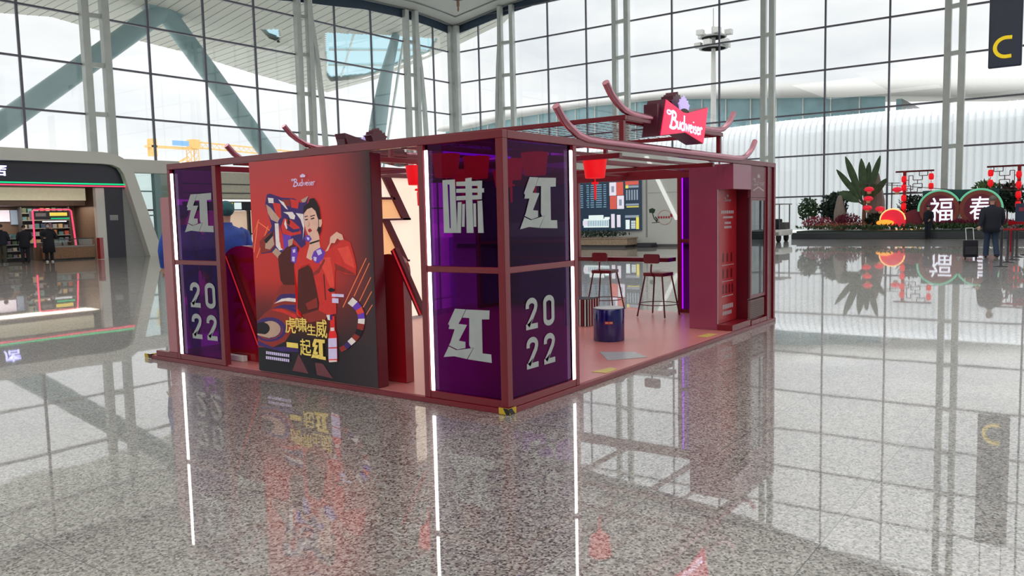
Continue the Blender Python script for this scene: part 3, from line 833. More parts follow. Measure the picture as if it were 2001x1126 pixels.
# long ribbed white annex in front of it
an = thing('ribbed_annex', 'long low ribbed white building outside, behind the flower display', 'building', (78, 5, -.3))
AT = [(-40, 10.3), (2, 10.55), (12.3, 10.65), (22.5, 10.6), (34.5, 10.15), (60, 9.2)]
prof = [(75.0, -.3), (75.0, .74), (75.1, .84), (75.4, .91), (76.0, .96), (77.2, 1.0), (84, 1.02)]
mb = MB()
yy = [-40 + 100 * k / 50 for k in range(51)]
for a, b in zip(yy, yy[1:]):
    for (x0, f0), (x1, f1) in zip(prof, prof[1:]):
        za = [(-.3 if f == -.3 else f * lerp_tab(AT, a)) for f in (f0, f1)]
        zb = [(-.3 if f == -.3 else f * lerp_tab(AT, b)) for f in (f0, f1)]
        mb.add([(x0, a, za[0]), (x0, b, zb[0]), (x1, b, zb[1]), (x1, a, za[1])], [(0, 1, 2, 3)], 0, True)
mb.build('shell', 'annex_white', an)
mb = MB()
for k in range(165):
    y = -38 + k * .58
    h = lerp_tab(AT, y)
    pts = [(x - .05, y, (-.3 if f == -.3 else f * h)) for x, f in prof[:6]]
    for a, b in zip(pts, pts[1:]):
        mb.bar(a, b, .07, .08, up=(0, 1, 0))
mb.build('ribs', 'rib_grey', an)
# floodlight mast
ms = thing('floodlight_mast', 'tall pale floodlight mast outside, its lamp ring high in the sky', 'mast', (90, 35.2, -.3))
MB().tube([(90, 35.2, -.3), (90, 35.2, 11), (90, 35.2, 24.0)], [.47, .38, .22], 12).build('pole', 'fascia_beige', ms)
MB().tube([(90, 35.2, 24.0), (90, 35.2, 26.2)], .05, 6).build('lightning_rod', 'grey', ms)
MB().lathe([(1.45, 21.4), (1.73, 21.4), (1.73, 21.6), (1.45, 21.6), (1.45, 21.4)], (90, 35.2, 0), 20).build('ring', 'grey', ms)
for k in range(10):
    th = 2 * PI * k / 10
    c = Vector((90 + 1.8 * math.cos(th), 35.2 + 1.8 * math.sin(th), 21.9 if k % 2 else 23.2))
    MB().box(c.x - .36, c.x + .36, c.y - .42, c.y + .42, c.z - .28, c.z + .33).build('floodlight', 'fascia_beige', ms, bev=.04)
MB().lathe([(1.4, 22.7), (1.56, 22.7), (1.56, 22.9), (1.4, 22.9), (1.4, 22.7)], (90, 35.2, 0), 20).build('ring', 'grey', ms)
# tower crane far behind the shop
cr = thing('tower_crane', 'yellow tower crane far outside above the shop roof', 'crane', (92, 150, -.3))
def lattice(mb, a, b, w, n):
    a, b = Vector(a), Vector(b)
    d = (b - a) / n
    ax = d.normalized()
    s_ = Vector((0, 1, 0)) if abs(ax.y) < .5 else Vector((1, 0, 0))
    u_ = ax.cross(s_).normalized()
    cs = [s_ * (w * p) + u_ * (w * q) for p, q in ((.5, .5), (.5, -.5), (-.5, -.5), (-.5, .5))]
    for c in cs:
        mb.bar(a + c, b + c, .14, .14)
    for k in range(n):
        for i in range(4):
            mb.bar(a + d * k + cs[i], a + d * (k + 1) + cs[(i + 1) % 4], .08, .08)
mb = MB(); lattice(mb, (92, 150, -.3), (92, 150, 17.6), 1.7, 12); mb.build('mast', 'crane_yellow', cr)
mb = MB(); lattice(mb, (92.5, 150, 18.2), (122, 150, 17.4), 1.2, 22); mb.build('jib', 'crane_yellow', cr)
MB().box(82, 92.5, 149.2, 150.8, 17.1, 17.5).build('counter_jib', 'crane_yellow', cr)
MB().box(82.6, 83.8, 149.2, 150.8, 15.4, 18.8).build('counterweight', 'crane_yellow', cr)
MB().box(91.3, 93.2, 149, 151, 17.3, 19.2).build('slewing_head', 'crane_yellow', cr)
MB().box(87.0, 90.6, 148.9, 149.1, 17.7, 18.7).build('banner', mat('banner_blue', (0.20, 0.42, 0.80)), cr)
mb = MB(); lattice(mb, (91, 150, 15.2), (84, 150, 11.5), .8, 6); mb.build('brace', 'crane_yellow', cr)

# ================================================================ THE RED BOOTH
booth = thing('exhibition_booth', 'red open-frame promotional booth with dark purple panels and lit white edges in mid-hall', 'booth', (0, 0, 0))
BX, BY = 6.36, 4.655
mb = MB().box(-.012, BX, -.012, 5.2, 0.0, .045)
mb.build('plinth', 'booth_red', booth, bev=.004)
MB().box(.02, BX - .02, .02, 4.64, .045, .051).build('deck', 'deck_red', booth)
def bpart(nm, x0, x1, y0, y1, z0, z1, m='booth_red', par=None):
    return MB().box(x0, x1, y0, y1, z0, z1).build(nm, m, par or booth, bev=.004)
ZT = 2.16
# posts
for x0, x1, y0, y1 in ((0, .068, 0, .068), (0, .068, .82, .885), (0, .068, 3.74, 3.81), (0, .068, 4.60, 4.655), (1.02, 1.075, 0, .068),
                       (6.03, 6.10, 0, .068), (6.29, 6.36, 0, .068), (6.29, 6.36, 1.40, 1.46), (6.29, 6.36, 3.2, 3.26), (6.29, 6.36, 4.59, 4.655),
                       (5.4, 5.46, 4.59, 4.655), (3.02, 3.08, 4.59, 4.655), (4.09, 4.15, 4.59, 4.655)):
    bpart('post', x0, x1, y0, y1, .045, ZT)
# top ring and inner roof beams
for x0, x1, y0, y1 in ((0, .068, 0, BY), (.068, BX, 0, .068), (BX - .068, BX, .068, BY), (.068, BX - .068, BY - .068, BY)):
    bpart('top_beam', x0, x1, y0, y1, ZT, 2.222)
for y in (1.1, 2.32, 3.5):
    bpart('roof_beam', .068, BX - .068, y - .03, y + .03, 2.15, 2.205)
bpart('roof_beam', .068, BX - .068, .585, .615, 2.165, 2.20)
for x in (2.0, 4.3):
    bpart('roof_beam', x - .03, x + .03, .068, BY - .068, 2.10, 2.15)
bpart('roof_beam', BX - .066, BX - .01, .6, 4.6, 2.08, 2.16)
# base beams and middle rails of the glazed bays
for x0, x1, y0, y1 in ((.004, .064, .068, .82), (.004, .064, 3.81, 4.60), (.068, 1.02, .004, .064), (6.295, 6.355, .62, 1.40), (6.295, 6.355, 3.26, 4.59), (5.46, 6.29, 4.59, 4.65)):
    bpart('base_beam', x0, x1, y0, y1, .045, .105)
    bpart('middle_rail', x0, x1, y0, y1, 1.112, 1.162)
bpart('base_beam', 5.43, 6.03, .004, .064, .045, .105)
bpart('base_beam', .0, .06, 4.655, 5.10, .045, .105)
# purple panels with their white letters
def pane(x0, x1, y0, y1, z0, z1):
    return MB().box(x0, x1, y0, y1, z0, z1).build('purple_panel', 'purple_acrylic', booth)
LX = PX(.026)
RY = PY(.026)
p = pane(.03, .038, .068, .82, 1.162, ZT)
XIAO = [[(-.6336, 1.865), (-.5025, 1.865), (-.4931, 1.4347), (-.6338, 1.4357)], [(-.5823, 1.8272), (-.5587, 1.8262), (-.5594, 1.475), (-.5728, 1.4702)],
        [(-.3922, 1.8676), (-.3289, 1.8723), (-.3231, 1.4336), (-.3928, 1.434)], [(-.4865, 1.8447), (-.222, 1.8424), (-.2233, 1.8024), (-.4878, 1.8115)],
        [(-.4886, 1.789), (-.2056, 1.7826), (-.2067, 1.7492), (-.4898, 1.7577)], [(-.4909, 1.7302), (-.2294, 1.7328), (-.2306, 1.6974), (-.4922, 1.6959)],
        [(-.2651, 1.8444), (-.222, 1.8424), (-.2306, 1.6974), (-.2701, 1.6987)], [(-.476, 1.6807), (-.4373, 1.6815), (-.4543, 1.4345), (-.4931, 1.4347)],
        [(-.429, 1.6647), (-.4034, 1.6659), (-.4139, 1.4833), (-.4396, 1.4836)], [(-.3149, 1.6663), (-.2899, 1.6675), (-.2926, 1.4819), (-.3151, 1.4821)],
        [(-.2706, 1.6843), (-.2272, 1.6878), (-.2197, 1.4328), (-.273, 1.4332)]]
mb = MB()
a, b = XIAO[0], XIAO[1]
for i in range(4):                                   # the mouth radical is a hollow frame
    j = (i + 1) % 4
    o4 = [a[0], a[1], a[2], a[3]]
    h4 = [b[0], b[1], b[2], b[3]]
    mb.prism([o4[i], o4[j], h4[j], h4[i]], LX, 0, -.004)
for i, q in enumerate(XIAO[2:]):
    mb.prism(q, LX, 0, -.004 - .0004 * i)
mb.build('white_lettering', 'letter_grey', p)
p = pane(.03, .038, .068, .82, .105, 1.112)
mb = MB(); put_hong(mb, LX, -.679, .3965, -.172, .817, 0, 0, -.004); mb.build('white_lettering', 'letter_grey', p)
p = pane(.03, .038, 3.81, 4.60, 1.162, ZT)
mb = MB(); put_hong(mb, LX, -4.40, 1.465, -3.86, 1.880, 0, 0, -.004); mb.build('white_lettering', 'letter_grey', p)
p = pane(.03, .038, 3.81, 4.60, .105, 1.112)
def put_2022(fm, a0, b0, a1, b1):
    w = (a1 - a0) * .40
    h = (b1 - b0) * .445
    for ch, x, y in (('2', a0, b1 - h), ('0', a1 - w, b1 - h), ('2', a0, b0), ('2', a1 - w, b0)):
        mb = MB()
        put_digit(mb, ch, fm, x, y, x + w, y + h, -.002)
        mb.build('white_digit', 'letter_grey', p)
put_2022(LX, -4.37, .297, -3.90, .922)
p = pane(.068, 1.02, .03, .038, 1.162, ZT)
mb = MB(); put_hong(mb, RY, .245, 1.4485, .786, 1.874, 0, 0, -.004); mb.build('white_lettering', 'letter_grey', p)
p = pane(.068, 1.02, .03, .038, .105, 1.112)
put_2022(RY, .298, .309, .718, .892)
for x0, x1, y0, y1 in ((6.32, 6.328, .62, 1.40), (6.32, 6.328, 3.26, 4.59), (5.46, 6.29, 4.62, 4.628)):
    pane(x0, x1, y0, y1, 1.162, ZT)
    pane(x0, x1, y0, y1, .105, 1.112)
# lit strips on the panel edges
for z0, z1 in ((.108, 1.110), (1.165, 2.115)):
    bpart('light_strip', -.002, .010, .772, .806, z0, z1, 'led_white')
    bpart('light_strip', -.002, .010, 4.545, 4.590, z0, z1, 'led_white')
    bpart('light_strip', .968, 1.006, -.002, .010, z0, z1, 'led_white')
    bpart('purple_light_strip', 6.305, 6.315, 1.375, 1.395, z0, z1, 'led_purple')
    bpart('purple_light_strip', 6.285, 6.30, 3.28, 3.32, z0, z1, 'led_purple')
# tubes with turned-up ends, two tiers on both long sides
def roof_tube(y, x0, x1, z, rise, gap=None):
    pts = [(x0, z + rise), (x0 + .10, z + rise * .62), (x0 + .20, z + rise * .38), (x0 + .34, z + rise * .14), (x0 + .50, z + .03 * rise), (x0 + .75, z)]
    pts = pts + [(x1 + x0 - a, b) for a, b in reversed(pts)]
    runs = [pts] if gap is None else [[p for p in pts if p[0] < 3] + [(gap[0], z)], [(gap[1], z)] + [p for p in pts if p[0] > 3.3]]
    for q in runs:
        MB().tube([(a, y, b) for a, b in q], .034, 12).build('roof_tube', 'tube_red', booth)
MT('tube_red', (0.52, 0.22, 0.28), rough=0.2, metal=0.85, spec=0.8)
roof_tube(.0, .76, 5.52, 2.222, .25)
roof_tube(BY - .02, .76, 5.52, 2.222, .25)
roof_tube(.0, 1.60, 4.76, 2.515, .25, (2.50, 3.72))
roof_tube(BY - .02, 1.60, 4.76, 2.515, .25, (2.50, 3.78))
# raised roof frame with wire mesh
for x0, x1, y0, y1 in ((1.93, 1.98, -.02, 4.66), (4.33, 4.38, -.02, 4.66), (1.98, 2.48, -.02, .03), (3.74, 4.33, -.02, .03), (1.98, 2.48, 4.61, 4.66), (3.80, 4.33, 4.61, 4.66), (1.98, 4.33, .13, .16), (1.98, 4.33, 4.49, 4.52), (1.98, 4.33, 2.3, 2.34)):
    bpart('raised_beam', x0, x1, y0, y1, 2.455, 2.50)
for x in (1.93, 4.33):
    for y in (.0, 1.55, 3.1, 4.61):
        bpart('raised_post', x, x + .05, y, y + .05, 2.205, 2.455)
mb = MB()
for k in range(1, 16):
    x = 1.98 + 2.35 * k / 16
    mb.bar((x, .14, 2.478), (x, 4.5, 2.478), .004, .004)
for k in range(1, 32):
    y = .14 + 4.36 * k / 32
    mb.bar((1.98, y, 2.478), (4.33, y, 2.478), .004, .004)
mb.build('wire_mesh_roof', 'dark_red', booth)
# purple light tubes under the roof
for y in (1.03, 3.57):
    bpart('purple_light_strip', .5, 1.5, y - .01, y + .01, 2.13, 2.15, 'led_purple')
# the far side: lit panel behind a zigzag cut-out
bpart('lit_panel', 3.08, 4.09, 4.63, 4.65, .10, 2.16, 'lit_cream')
F = PY(4.585)
mb = MB()
zz = [(2.75, 2.16), (3.40, 2.16), (3.79, 1.55), (3.60, 1.55)]
mb.prism([(3.26, 2.16), (3.42, 2.16), (3.80, 1.55), (3.64, 1.55)], F, 0, .04)
mb.prism([(3.08, 1.545), (3.80, 1.545), (3.80, 1.575), (3.08, 1.575)], F, 0, .04)
mb.prism([(3.24, 1.55), (3.36, 1.55), (3.72, .95), (3.60, .95)], F, 0, .04)
mb.prism([(3.08, 1.845), (3.50, 1.845), (3.47, 1.88), (3.08, 1.88)], F, 0, .04)
mb.prism([(3.08, .93), (3.75, .93), (3.75, .96), (3.08, .96)], F, 0, .04)
mb.build('zigzag_frame', 'dark_red', booth)
mb = MB().flat([(3.08, 1.845), (3.48, 1.845), (3.64, 1.58), (3.08, 1.58)], PY(4.628)).flat([(3.08, 1.54), (3.26, 1.54), (3.60, .96), (3.08, .96)], PY(4.628))
mb.build('lit_orange_patch', 'lit_orange', booth)
# outer side sign beyond the far post
bpart('side_panel', .02, .05, 4.66, 4.86, .105, 1.86, 'side_reflection_pink')

# ---------------------------------------------------------------- things on and in the booth
def hazard_block(name, label, x, y, sx, sy):
    t = thing(name, label, 'corner guard', (x, y, 0), 'hazard tape on the plinth corners')
    mb = MB().box(x - .006, x - .0005, y - .006, y + sy, 0.002, .055).box(x - .0005, x + sx, y - .006, y - .0005, 0.002, .055)
    mb.build('yellow_guard', 'yellow', t, bev=.004)
    mb = MB()
    for f in (PX(x - .018), PY(y - .018)):
        pass
    s_ = 1 if sx > 0 else -1
    mb.prism([(x - .014, .054), (x + .030, .054), (x + .075, .004), (x + .02, .004)], PY(y - .0065), 0, -.002)
    mb.prism([(-y - .05, .054), (-y - .005, .054), (-y + .014, .03), (-y + .014, .004), (-y - .02, .004)], PX(x - .0065), 0, -.002)
    mb.build('black_stripe', 'black', t)
hazard_block('corner_guard', 'yellow and black hazard guard on the nearest plinth corner of the booth', -.012, -.012, .095, .095)
hazard_block('corner_guard', 'yellow and black hazard guard at the far end of the plinth under the poster side', -.012, 5.21, .10, .12)

# poster light box
PY0, PY1, PZ0, PZ1 = 1.447, 3.160, .060, 2.158
pb = thing('poster_light_box', 'tall poster light box showing a woman in a red jacket and a striped tiger', 'poster', (0, 2.3, .05))
MB().box(.004, .135, PY0, PY1, .0525, 2.147).build('box_body', 'dark_red', pb, bev=.006)
mb = MB().box(-.004, .003, PY0, PY1, PZ0, PZ1 - .002)
pr = mb.build('poster_print', 'poster_ground', pb)
PM = lambda a, b, d=0.0: Vector((-.0045 - d, 3.160 - a, b))
def clipb(p):
    return (min(max(p[0] / 1000, .002), 1.711), min(max(p[1] / 1000, .062), 2.155))
keys = sorted(POST)
mb = MB()
for i, (c, pts) in enumerate(ART):
    q = [clipb(p) for p in pts]
    mb.add([PM(a, b, .00012 * (i + 1)) for a, b in q], [tuple(range(len(q)))], keys.index(c))
mb.build('poster_picture', ['p_' + k for k in keys], pr)
mb = MB()
dd = .017
put_script(mb, PM, .665, 1.885, 1.005, 1.960, dd)
put_crown(mb, PM, .835, 1.968, .085, .035, dd, 0, .001)
mb.build('poster_logo', 'p_lilac', pr)
mb = MB()
for ch, a0, b0, a1, b1 in (('虎', .470, .475, .632, .635), ('啸', .632, .500, .800, .640), ('生', .795, .478, .925, .585), ('威', .925, .462, 1.085, .640),
                           ('一', .480, .335, .655, .385), ('起', .680, .270, .845, .435)):
    put_text(mb, ch, PM, a0, b0, a1, b1, dd, bold=.012)
put_hong(mb, PM, .840, .255, 1.050, .448, dd, 0, .001)
mb.build('gold_lettering', 'p_gold', pr)

# drinks sign on the roof
def bow_sign(name, label, y, sgn):
    t = thing(name, label, 'sign', (3.14, y, 2.3), 'bow-tie signs on the booth roof')
    fm = lambda a, b, d=0.0: Vector((3.143 + (a if sgn < 0 else -a), y - sgn * -1 * 0 + sgn * d, b))
    out = [(-.403, 2.712), (-.062, 2.615), (.060, 2.615), (.617, 2.733), (.382, 2.322), (-.085, 2.410), (-.610, 2.338)]
    out = [(-.475, 2.715), (-.05, 2.618), (.06, 2.622), (.610, 2.735), (.475, 2.318), (.0, 2.408), (-.610, 2.335)]
    MB().prism(out, fm, 0, -.20).build('sign_body', 'sign_body', t, bev=.004)
    ins = [(a * .985, 2.52 + (b - 2.52) * .97) for a, b in out]
    face = MB().prism(ins, fm, .001, .010).build('lit_face', 'sign_red', t)
    mb = MB(); put_script(mb, fm, -.47, 2.43, .43, 2.615, .012, 0, .004, rise=-.035); mb.build('white_lettering', 'sign_letter', face)
    mb = MB(); put_crown(mb, fm, -.02, 2.655, .33, .19, -.07, 0, -.14); mb.build('crown', 'sign_body', t)
    mb = MB(); put_crown(mb, fm, .0, 2.640, .27, .16, -.02, 0, .018); mb.build('lit_crown', 'crown_lilac', t)
    MB().prism(arc(.0, 2.632, .10, .030, 0, 350, 16), fm, -.03, .004).build('crown_knob', 'olive_grey', t)
    MB().box(3.143 - .60, 3.143 - .52, y - sgn * .03, y - sgn * .18, 2.36, 2.66).build('side_bracket', 'sign_body', t)
bow_sign('bow_tie_sign', 'lit red bow-tie sign with white script and crown on the near roof edge', -.085, -1)
bow_sign('bow_tie_sign', 'dark back of the bow-tie sign with crown on the roof edge above the poster', 4.75, 1)

# hanging lanterns
lan0 = None
LANT = [(2.41, .6, 'red cylinder lantern with a tassel hanging alone in the open side of the booth'),
        (1.54, 2.32, 'red cylinder lantern half hidden behind the post next to the poster'),
        (.61, 1.1, 'red cylinder lantern seen through the upper panel with the white character, nearer the lit edge'),
        (1.05, 1.1, 'red cylinder lantern seen through the upper panel, above the middle of the white character'),
        (1.60, 1.1, 'red cylinder lantern seen through purple acrylic just beside the corner post'),
        (1.3, .6, 'red cylinder lantern hanging behind the purple panel of the open side'),
        (2.3, 2.32, 'red cylinder lantern hanging deep inside the booth under the middle roof beam'),
        (3.1, 2.32, 'red cylinder lantern hanging deepest, next to the far roof beam')]
for i, (x, y, lb) in enumerate(LANT):
    if lan0 is None:
        lan0 = thing('red_lantern', lb, 'lantern', (0, 0, 0), 'cylinder lanterns under the booth roof')
        MB().lathe([(.098, 1.925), (.104, 1.93), (.112, 2.0), (.128, 2.125), (.128, 2.135)], (0, 0, 0), 20).build('lantern_body', 'lantern_red', lan0)
        MB().tube([(0, 0, 2.135), (0, 0, 2.149)], .006, 6).build('cord', 'black', lan0)
        MB().tube([(0, 0, 1.925), (0, 0, 1.86), (0, 0, 1.84), (0, 0, 1.70)], [.006, .006, .014, .010], 8).build('tassel', 'lantern_red', lan0)
        MB().lathe([(.03, 1.862), (.04, 1.87), (.03, 1.885)], (0, 0, 0), 12).build('knot', 'lantern_red', lan0)
        o = lan0
    else:
        o = copy_tree(lan0)
        o['label'] = lb
    o.location = (x, y, 0 if y > .7 else .015)
    ORG[o.name] = Vector(o.location)

# curved red cabinets behind the poster openings
def arch_panel(label, x, y0, y1, top, bar):
    t = thing('arched_cabinet', label, 'cabinet', (x, (y0 + y1) / 2, .052))
    ym, r = (y0 + y1) / 2, (y1 - y0) / 2
    pts = [(-y1, .052), (-y0, .052)] + [(-ym + r * math.cos(th), top - .16 + .16 * math.sin(th)) for th in [PI * k / 12 for k in range(13)]]
    MB().prism(pts, PX(x), 0, .10).build('cabinet_body', 'gloss_red', t, bev=.01)
    (ya, za), (yb, zb) = bar
    MB().bar((x - .03, ya, za), (x - .03, yb, zb), .05, .065).build('slanted_rail', 'dark_red', t)
    MB().bar((x - .056, ya, za), (x - .056, yb, zb), .012, .012).build('red_light_line', 'neon_dim', t)
MT('neon_dim', (0.5, 0.02, 0.03), emit=(1.0, 0.03, 0.04), estr=.35)
arch_panel('arched glossy red cabinet with a slanted rail, in the gap beside the far purple panels', .30, 3.45, 4.12, 1.31, ((4.0, 1.2), (3.50, .25)))
arch_panel('arched glossy red cabinet with a slanted rail, in the narrow gap right of the poster', .30, 1.385, 1.76, 1.24, ((1.45, 1.285), (1.13, .71)))
wb = MB().box(.22, .28, 3.75, 4.05, .052, .115).build('white_block', 'white', None, bev=.006)  # block shape made up for the white patches at the cabinet's foot
tag(wb, 'small white block added for white patches on the plinth at the foot of the arched red cabinet', 'box')
# striped tall box and blue drum
sb = thing('striped_box', 'striped red, white and black box mostly hidden behind the lit edge of the panel', 'box', (4.45, 2.05, .052))
MB().box(4.30, 4.62, 1.86, 2.24, .052, .42).build('box_body', 'black', sb, bev=.004)
mb = MB()
for k in range(9):
    a = -2.23 + .041 * k
    mb.prism([(a, .055), (a + .018, .055), (a + .022, .415), (a + .004, .415)], PX(4.298), 0, -.002, k % 2)
    a = 4.31 + .034 * k
    mb.prism([(a, .055), (a + .016, .055), (a + .02, .415), (a + .004, .415)], PY(1.858), 0, -.002, k % 2)
mb.build('stripes', ['white', 'gloss_red'], sb)
dr = thing('blue_drum', 'glossy dark blue drum with a small red label on the booth floor', 'drum', (3.43, 1.035, .052))
MB().lathe([(.178, .052), (.185, .058), (.185, .43), (.18, .438)], (3.43, 1.035, 0), 40).build('drum_body', 'drum_blue', dr)
MB().lathe([(.17, .438), (.178, .438), (.178, .446), (.15, .450), (.01, .452)], (3.43, 1.035, 0), 40).build('drum_lid', 'drum_top', dr)
mb, ml = MB(), MB()
def on_drum(a, b, d=0.0):
    th = math.atan2(-4.759, -8.384) + a / .185
    return Vector((3.43 + (.1862 + d) * math.cos(th), 1.035 + (.1862 + d) * math.sin(th), b))
for k in range(8):
    a0, a1 = -.048 + .012 * k, -.036 + .012 * k
    mb.add([on_drum(a, b) for a, b in ((a0, .262), (a1, .262), (a1, .299), (a0, .299))], [(0, 1, 2, 3)])
lb = mb.build('drum_label', 'print_red', dr)
for k in range(9):
    a0 = -.042 + .0098 * k
    if k != 4:
        ml.add([on_drum(a, b, .0006) for a, b in ((a0, .273), (a0 + .007, .273), (a0 + .007, .289), (a0, .289))], [(0, 1, 2, 3)])
ml.build('label_print', 'lamp_beige', lb)
# flat patches and stickers on the booth floor
def sticker(name, label, pts, m):
    cx = sum(p[0] for p in pts) / len(pts); cy = sum(p[1] for p in pts) / len(pts)
    mb = MB().prism(pts, lambda a, b, d=0.0: Vector((a, b, .0522 + d)), 0, .003)
    return tag(mb.build(name, m, None, at=(cx, cy, .0522)), label, 'floor sticker')
sticker('grey_floor_patch', 'flat grey patch on the booth floor in front of the blue drum', [(2.62, .70), (2.80, .36), (2.58, .09), (2.21, .36)], 'patch_grey')  # thin four-sided grey patch
sticker('floor_sticker', 'yellow floor sticker at the booth edge near the lit purple panel', [(1.60, .19), (1.88, .15), (1.86, .05), (1.62, .04)], 'floor_yellow')
sticker('floor_sticker', 'yellow floor sticker at the booth edge in front of the red cabinet tower', [(4.16, .22), (4.45, .20), (4.44, .08), (4.14, .09)], 'floor_yellow')

# bar counter and stools
bc = thing('bar_counter', 'long thin dark red bar counter along the back of the booth behind the stools', 'counter', (6.12, 2.4, .052))
MB().box(6.0, 6.28, 1.475, 4.5, .832, .893).build('counter_top', 'dark_red', bc, bev=.006)
for y in (3.2, 4.45):
    MB().box(6.22, 6.27, y - .025, y + .025, .052, .845).build('leg', 'dark_red', bc)
def stool(label, x, y, rz):
    t = thing('bar_stool', label, 'stool', (x, y, .052), 'red bar stools at the counter', rz)
    L_ = dict(local=True)
    pts = [(-.15, -.165), (.15, -.165), (.17, -.14), (.17, .14), (.15, .165), (-.15, .165), (-.17, .14), (-.17, -.14)]
    MB().prism(pts, lambda a, b, d=0.0: Vector((a, b, d)), .60, .648).build('seat', 'stool_red', t, bev=.008, local=True)
    for sx in (-1, 1):
        for sy in (-1, 1):
            MB().tube([(.14 * sx, .14 * sy, .60), (.225 * sx, .225 * sy, 0.012)], .012, 8).build('leg', 'stool_leg', t, local=True)
            t.children[-1] if t.children else None
    ring = [(.285 * math.cos(2 * PI * k / 28), .285 * math.sin(2 * PI * k / 28), .19) for k in range(29)]
    MB().tube(ring, .007, 6).build('foot_ring', 'stool_leg', t, local=True)
    MB().tube([(-.14, 0, .60), (-.19, 0, .62), (-.215, 0, .68), (-.20, 0, .78)], .013, 8).build('back_stem', 'stool_red', t, local=True)
    bp = [(-.105, .79), (.105, .79), (.125, .81), (.125, .905), (.105, .925), (-.105, .925), (-.125, .905), (-.125, .81)]
    MB().prism(bp, lambda a, b, d=0.0: Vector((-.205 + d - .25 * a * a, a, b)), 0, .03).build('backrest', 'stool_red', t, bev=.006, local=True)
    return t
stool('dark red bar stool with a backrest standing behind the blue drum', 6.0, 2.55, .1)
stool('dark red bar stool with a backrest, alone beside the purple light strip', 5.72, 1.50, -.05)

# storage tower with printed panel, then the fridge
MT('tower_red', (0.31, 0.042, 0.105), rough=0.25, spec=0.5, scale=2, ior=2.0)
tw = thing('cabinet_tower', 'tall plain red cabinet with a printed red info panel in its niche', 'cabinet', (5.1, .35, .052))
MB().box(4.783, 5.415, .216, .60, .052, 2.158).build('cabinet_body', 'tower_red', tw, bev=.004)
MB().box(4.783, 5.415, .010, .214, 1.84, 2.158).build('header', 'tower_red', tw, bev=.004)
MB().box(4.770, 5.415, .012, .214, .0525, .125).build('kick_board', 'booth_red', tw)
MB().box(4.776, 4.790, .206, .2155, .13, 1.838).build('edge_trim', 'logo_pale', tw)
pn = MB().box(4.80, 5.41, .206, .2155, .13, 1.838).build('printed_panel', 'print_red', tw)
mb = MB()
TF = PY(.2055)
put_script(mb, TF, 4.98, 1.69, 5.22, 1.745, -.0005); put_crown(mb, TF, 5.10, 1.75, .07, .035, -.0005, 0, -.001)
mb.build('panel_logo', 'logo_pale', pn)
for z0, z1, a0, a1, n in ((1.535, 1.575, 4.88, 5.32, 7), (1.40, 1.43, 5.0, 5.22, 5), (1.345, 1.375, 4.98, 5.24, 5), (.865, .875, 4.9, 5.32, 9), (.655, .665, 4.9, 5.3, 8), (.46, .475, 4.9, 5.3, 7), (.30, .36, 4.93, 5.3, 6), (.22, .27, 4.93, 5.25, 5)):
    w = (a1 - a0) / n
    mb = MB()
    for k in range(n):
        mb.flat([(a0 + w * k, z0), (a0 + w * k + w * .8, z0), (a0 + w * k + w * .8, z1), (a0 + w * k, z1)], lambda a, b: TF(a, b, -.0005))
    mb.build('print_line', 'logo_pale', pn)
mb = MB()
mb.flat([(4.94, 1.475), (5.28, 1.475), (5.28, 1.50), (4.94, 1.50)], lambda a, b: TF(a, b, -.0005))
for z0, row in ((.91, 3), (.70, 3), (.50, 4)):
    for k in range(row):
        a0 = 4.90 + .42 * k / row
        mk = MB().flat([(a0 + .02, z0), (a0 + .075, z0), (a0 + .075, z0 + .10), (a0 + .055, z0 + .125), (a0 + .04, z0 + .125), (a0 + .02, z0 + .10)], lambda a, b: TF(a, b, -.0005))
        mk.build('bottle_print', 'dark_red', pn)
mb.build('print_line', 'logo_pale', pn)
fr = thing('drinks_fridge', 'narrow red drinks fridge with a tall glass door at the end of the booth', 'fridge', (5.72, .3, .052))
MB().box(5.425, 6.02, .06, .62, .106, 2.15).build('fridge_body', 'dark_red', fr)
hd = MB().box(5.43, 6.015, .02, .06, 1.74, 2.15).build('lit_header', 'fridge_red', fr)
mb = MB(); fmH = PY(.0195)
put_script(mb, fmH, 5.50, 1.90, 5.95, 1.99, -.001, rise=.0); put_crown(mb, fmH, 5.72, 2.0, .12, .06, -.001, 0, -.001)
for k in (-1, 1):
    stroke(mb, [(5.72, 1.88), (5.72 + k * .2, 1.83)], .02, fmH, -.001)
mb.build('header_logo', 'logo_pale', hd)
dk = MB().box(5.43, 6.015, .045, .06, .395, 1.735).build('door', 'near_black', fr)
MB().box(5.475, 5.975, .03, .044, .44, 1.70).build('glass', 'fridge_glass', dk)
mb = MB()
for x0, x1, z0, z1 in ((5.43, 5.475, .40, 1.735), (5.975, 6.015, .40, 1.735), (5.475, 5.975, .40, .44), (5.475, 5.975, 1.70, 1.735)):
    mb.box(x0, x1, .022, .045, z0, z1)
mb.build('door_frame', 'fridge_red', dk)
for z in (.75, 1.08, 1.38):
    MB().box(5.475, 5.975, .0445, .0449, z, z + .012).build('shelf', 'grey', dk)
gr = MB().box(5.45, 5.99, .03, .06, .13, .375).build('grille', 'fridge_grille', fr)
mb = MB()
for k in range(8):
    mb.box(5.47, 5.97, .025, .03, .15 + .027 * k, .158 + .027 * k)
mb.build('grille_slats', 'dark_grey', gr)
MB().box(6.105, 6.285, .02, .06, .052, 2.158).build('end_board', 'dark_red', booth)

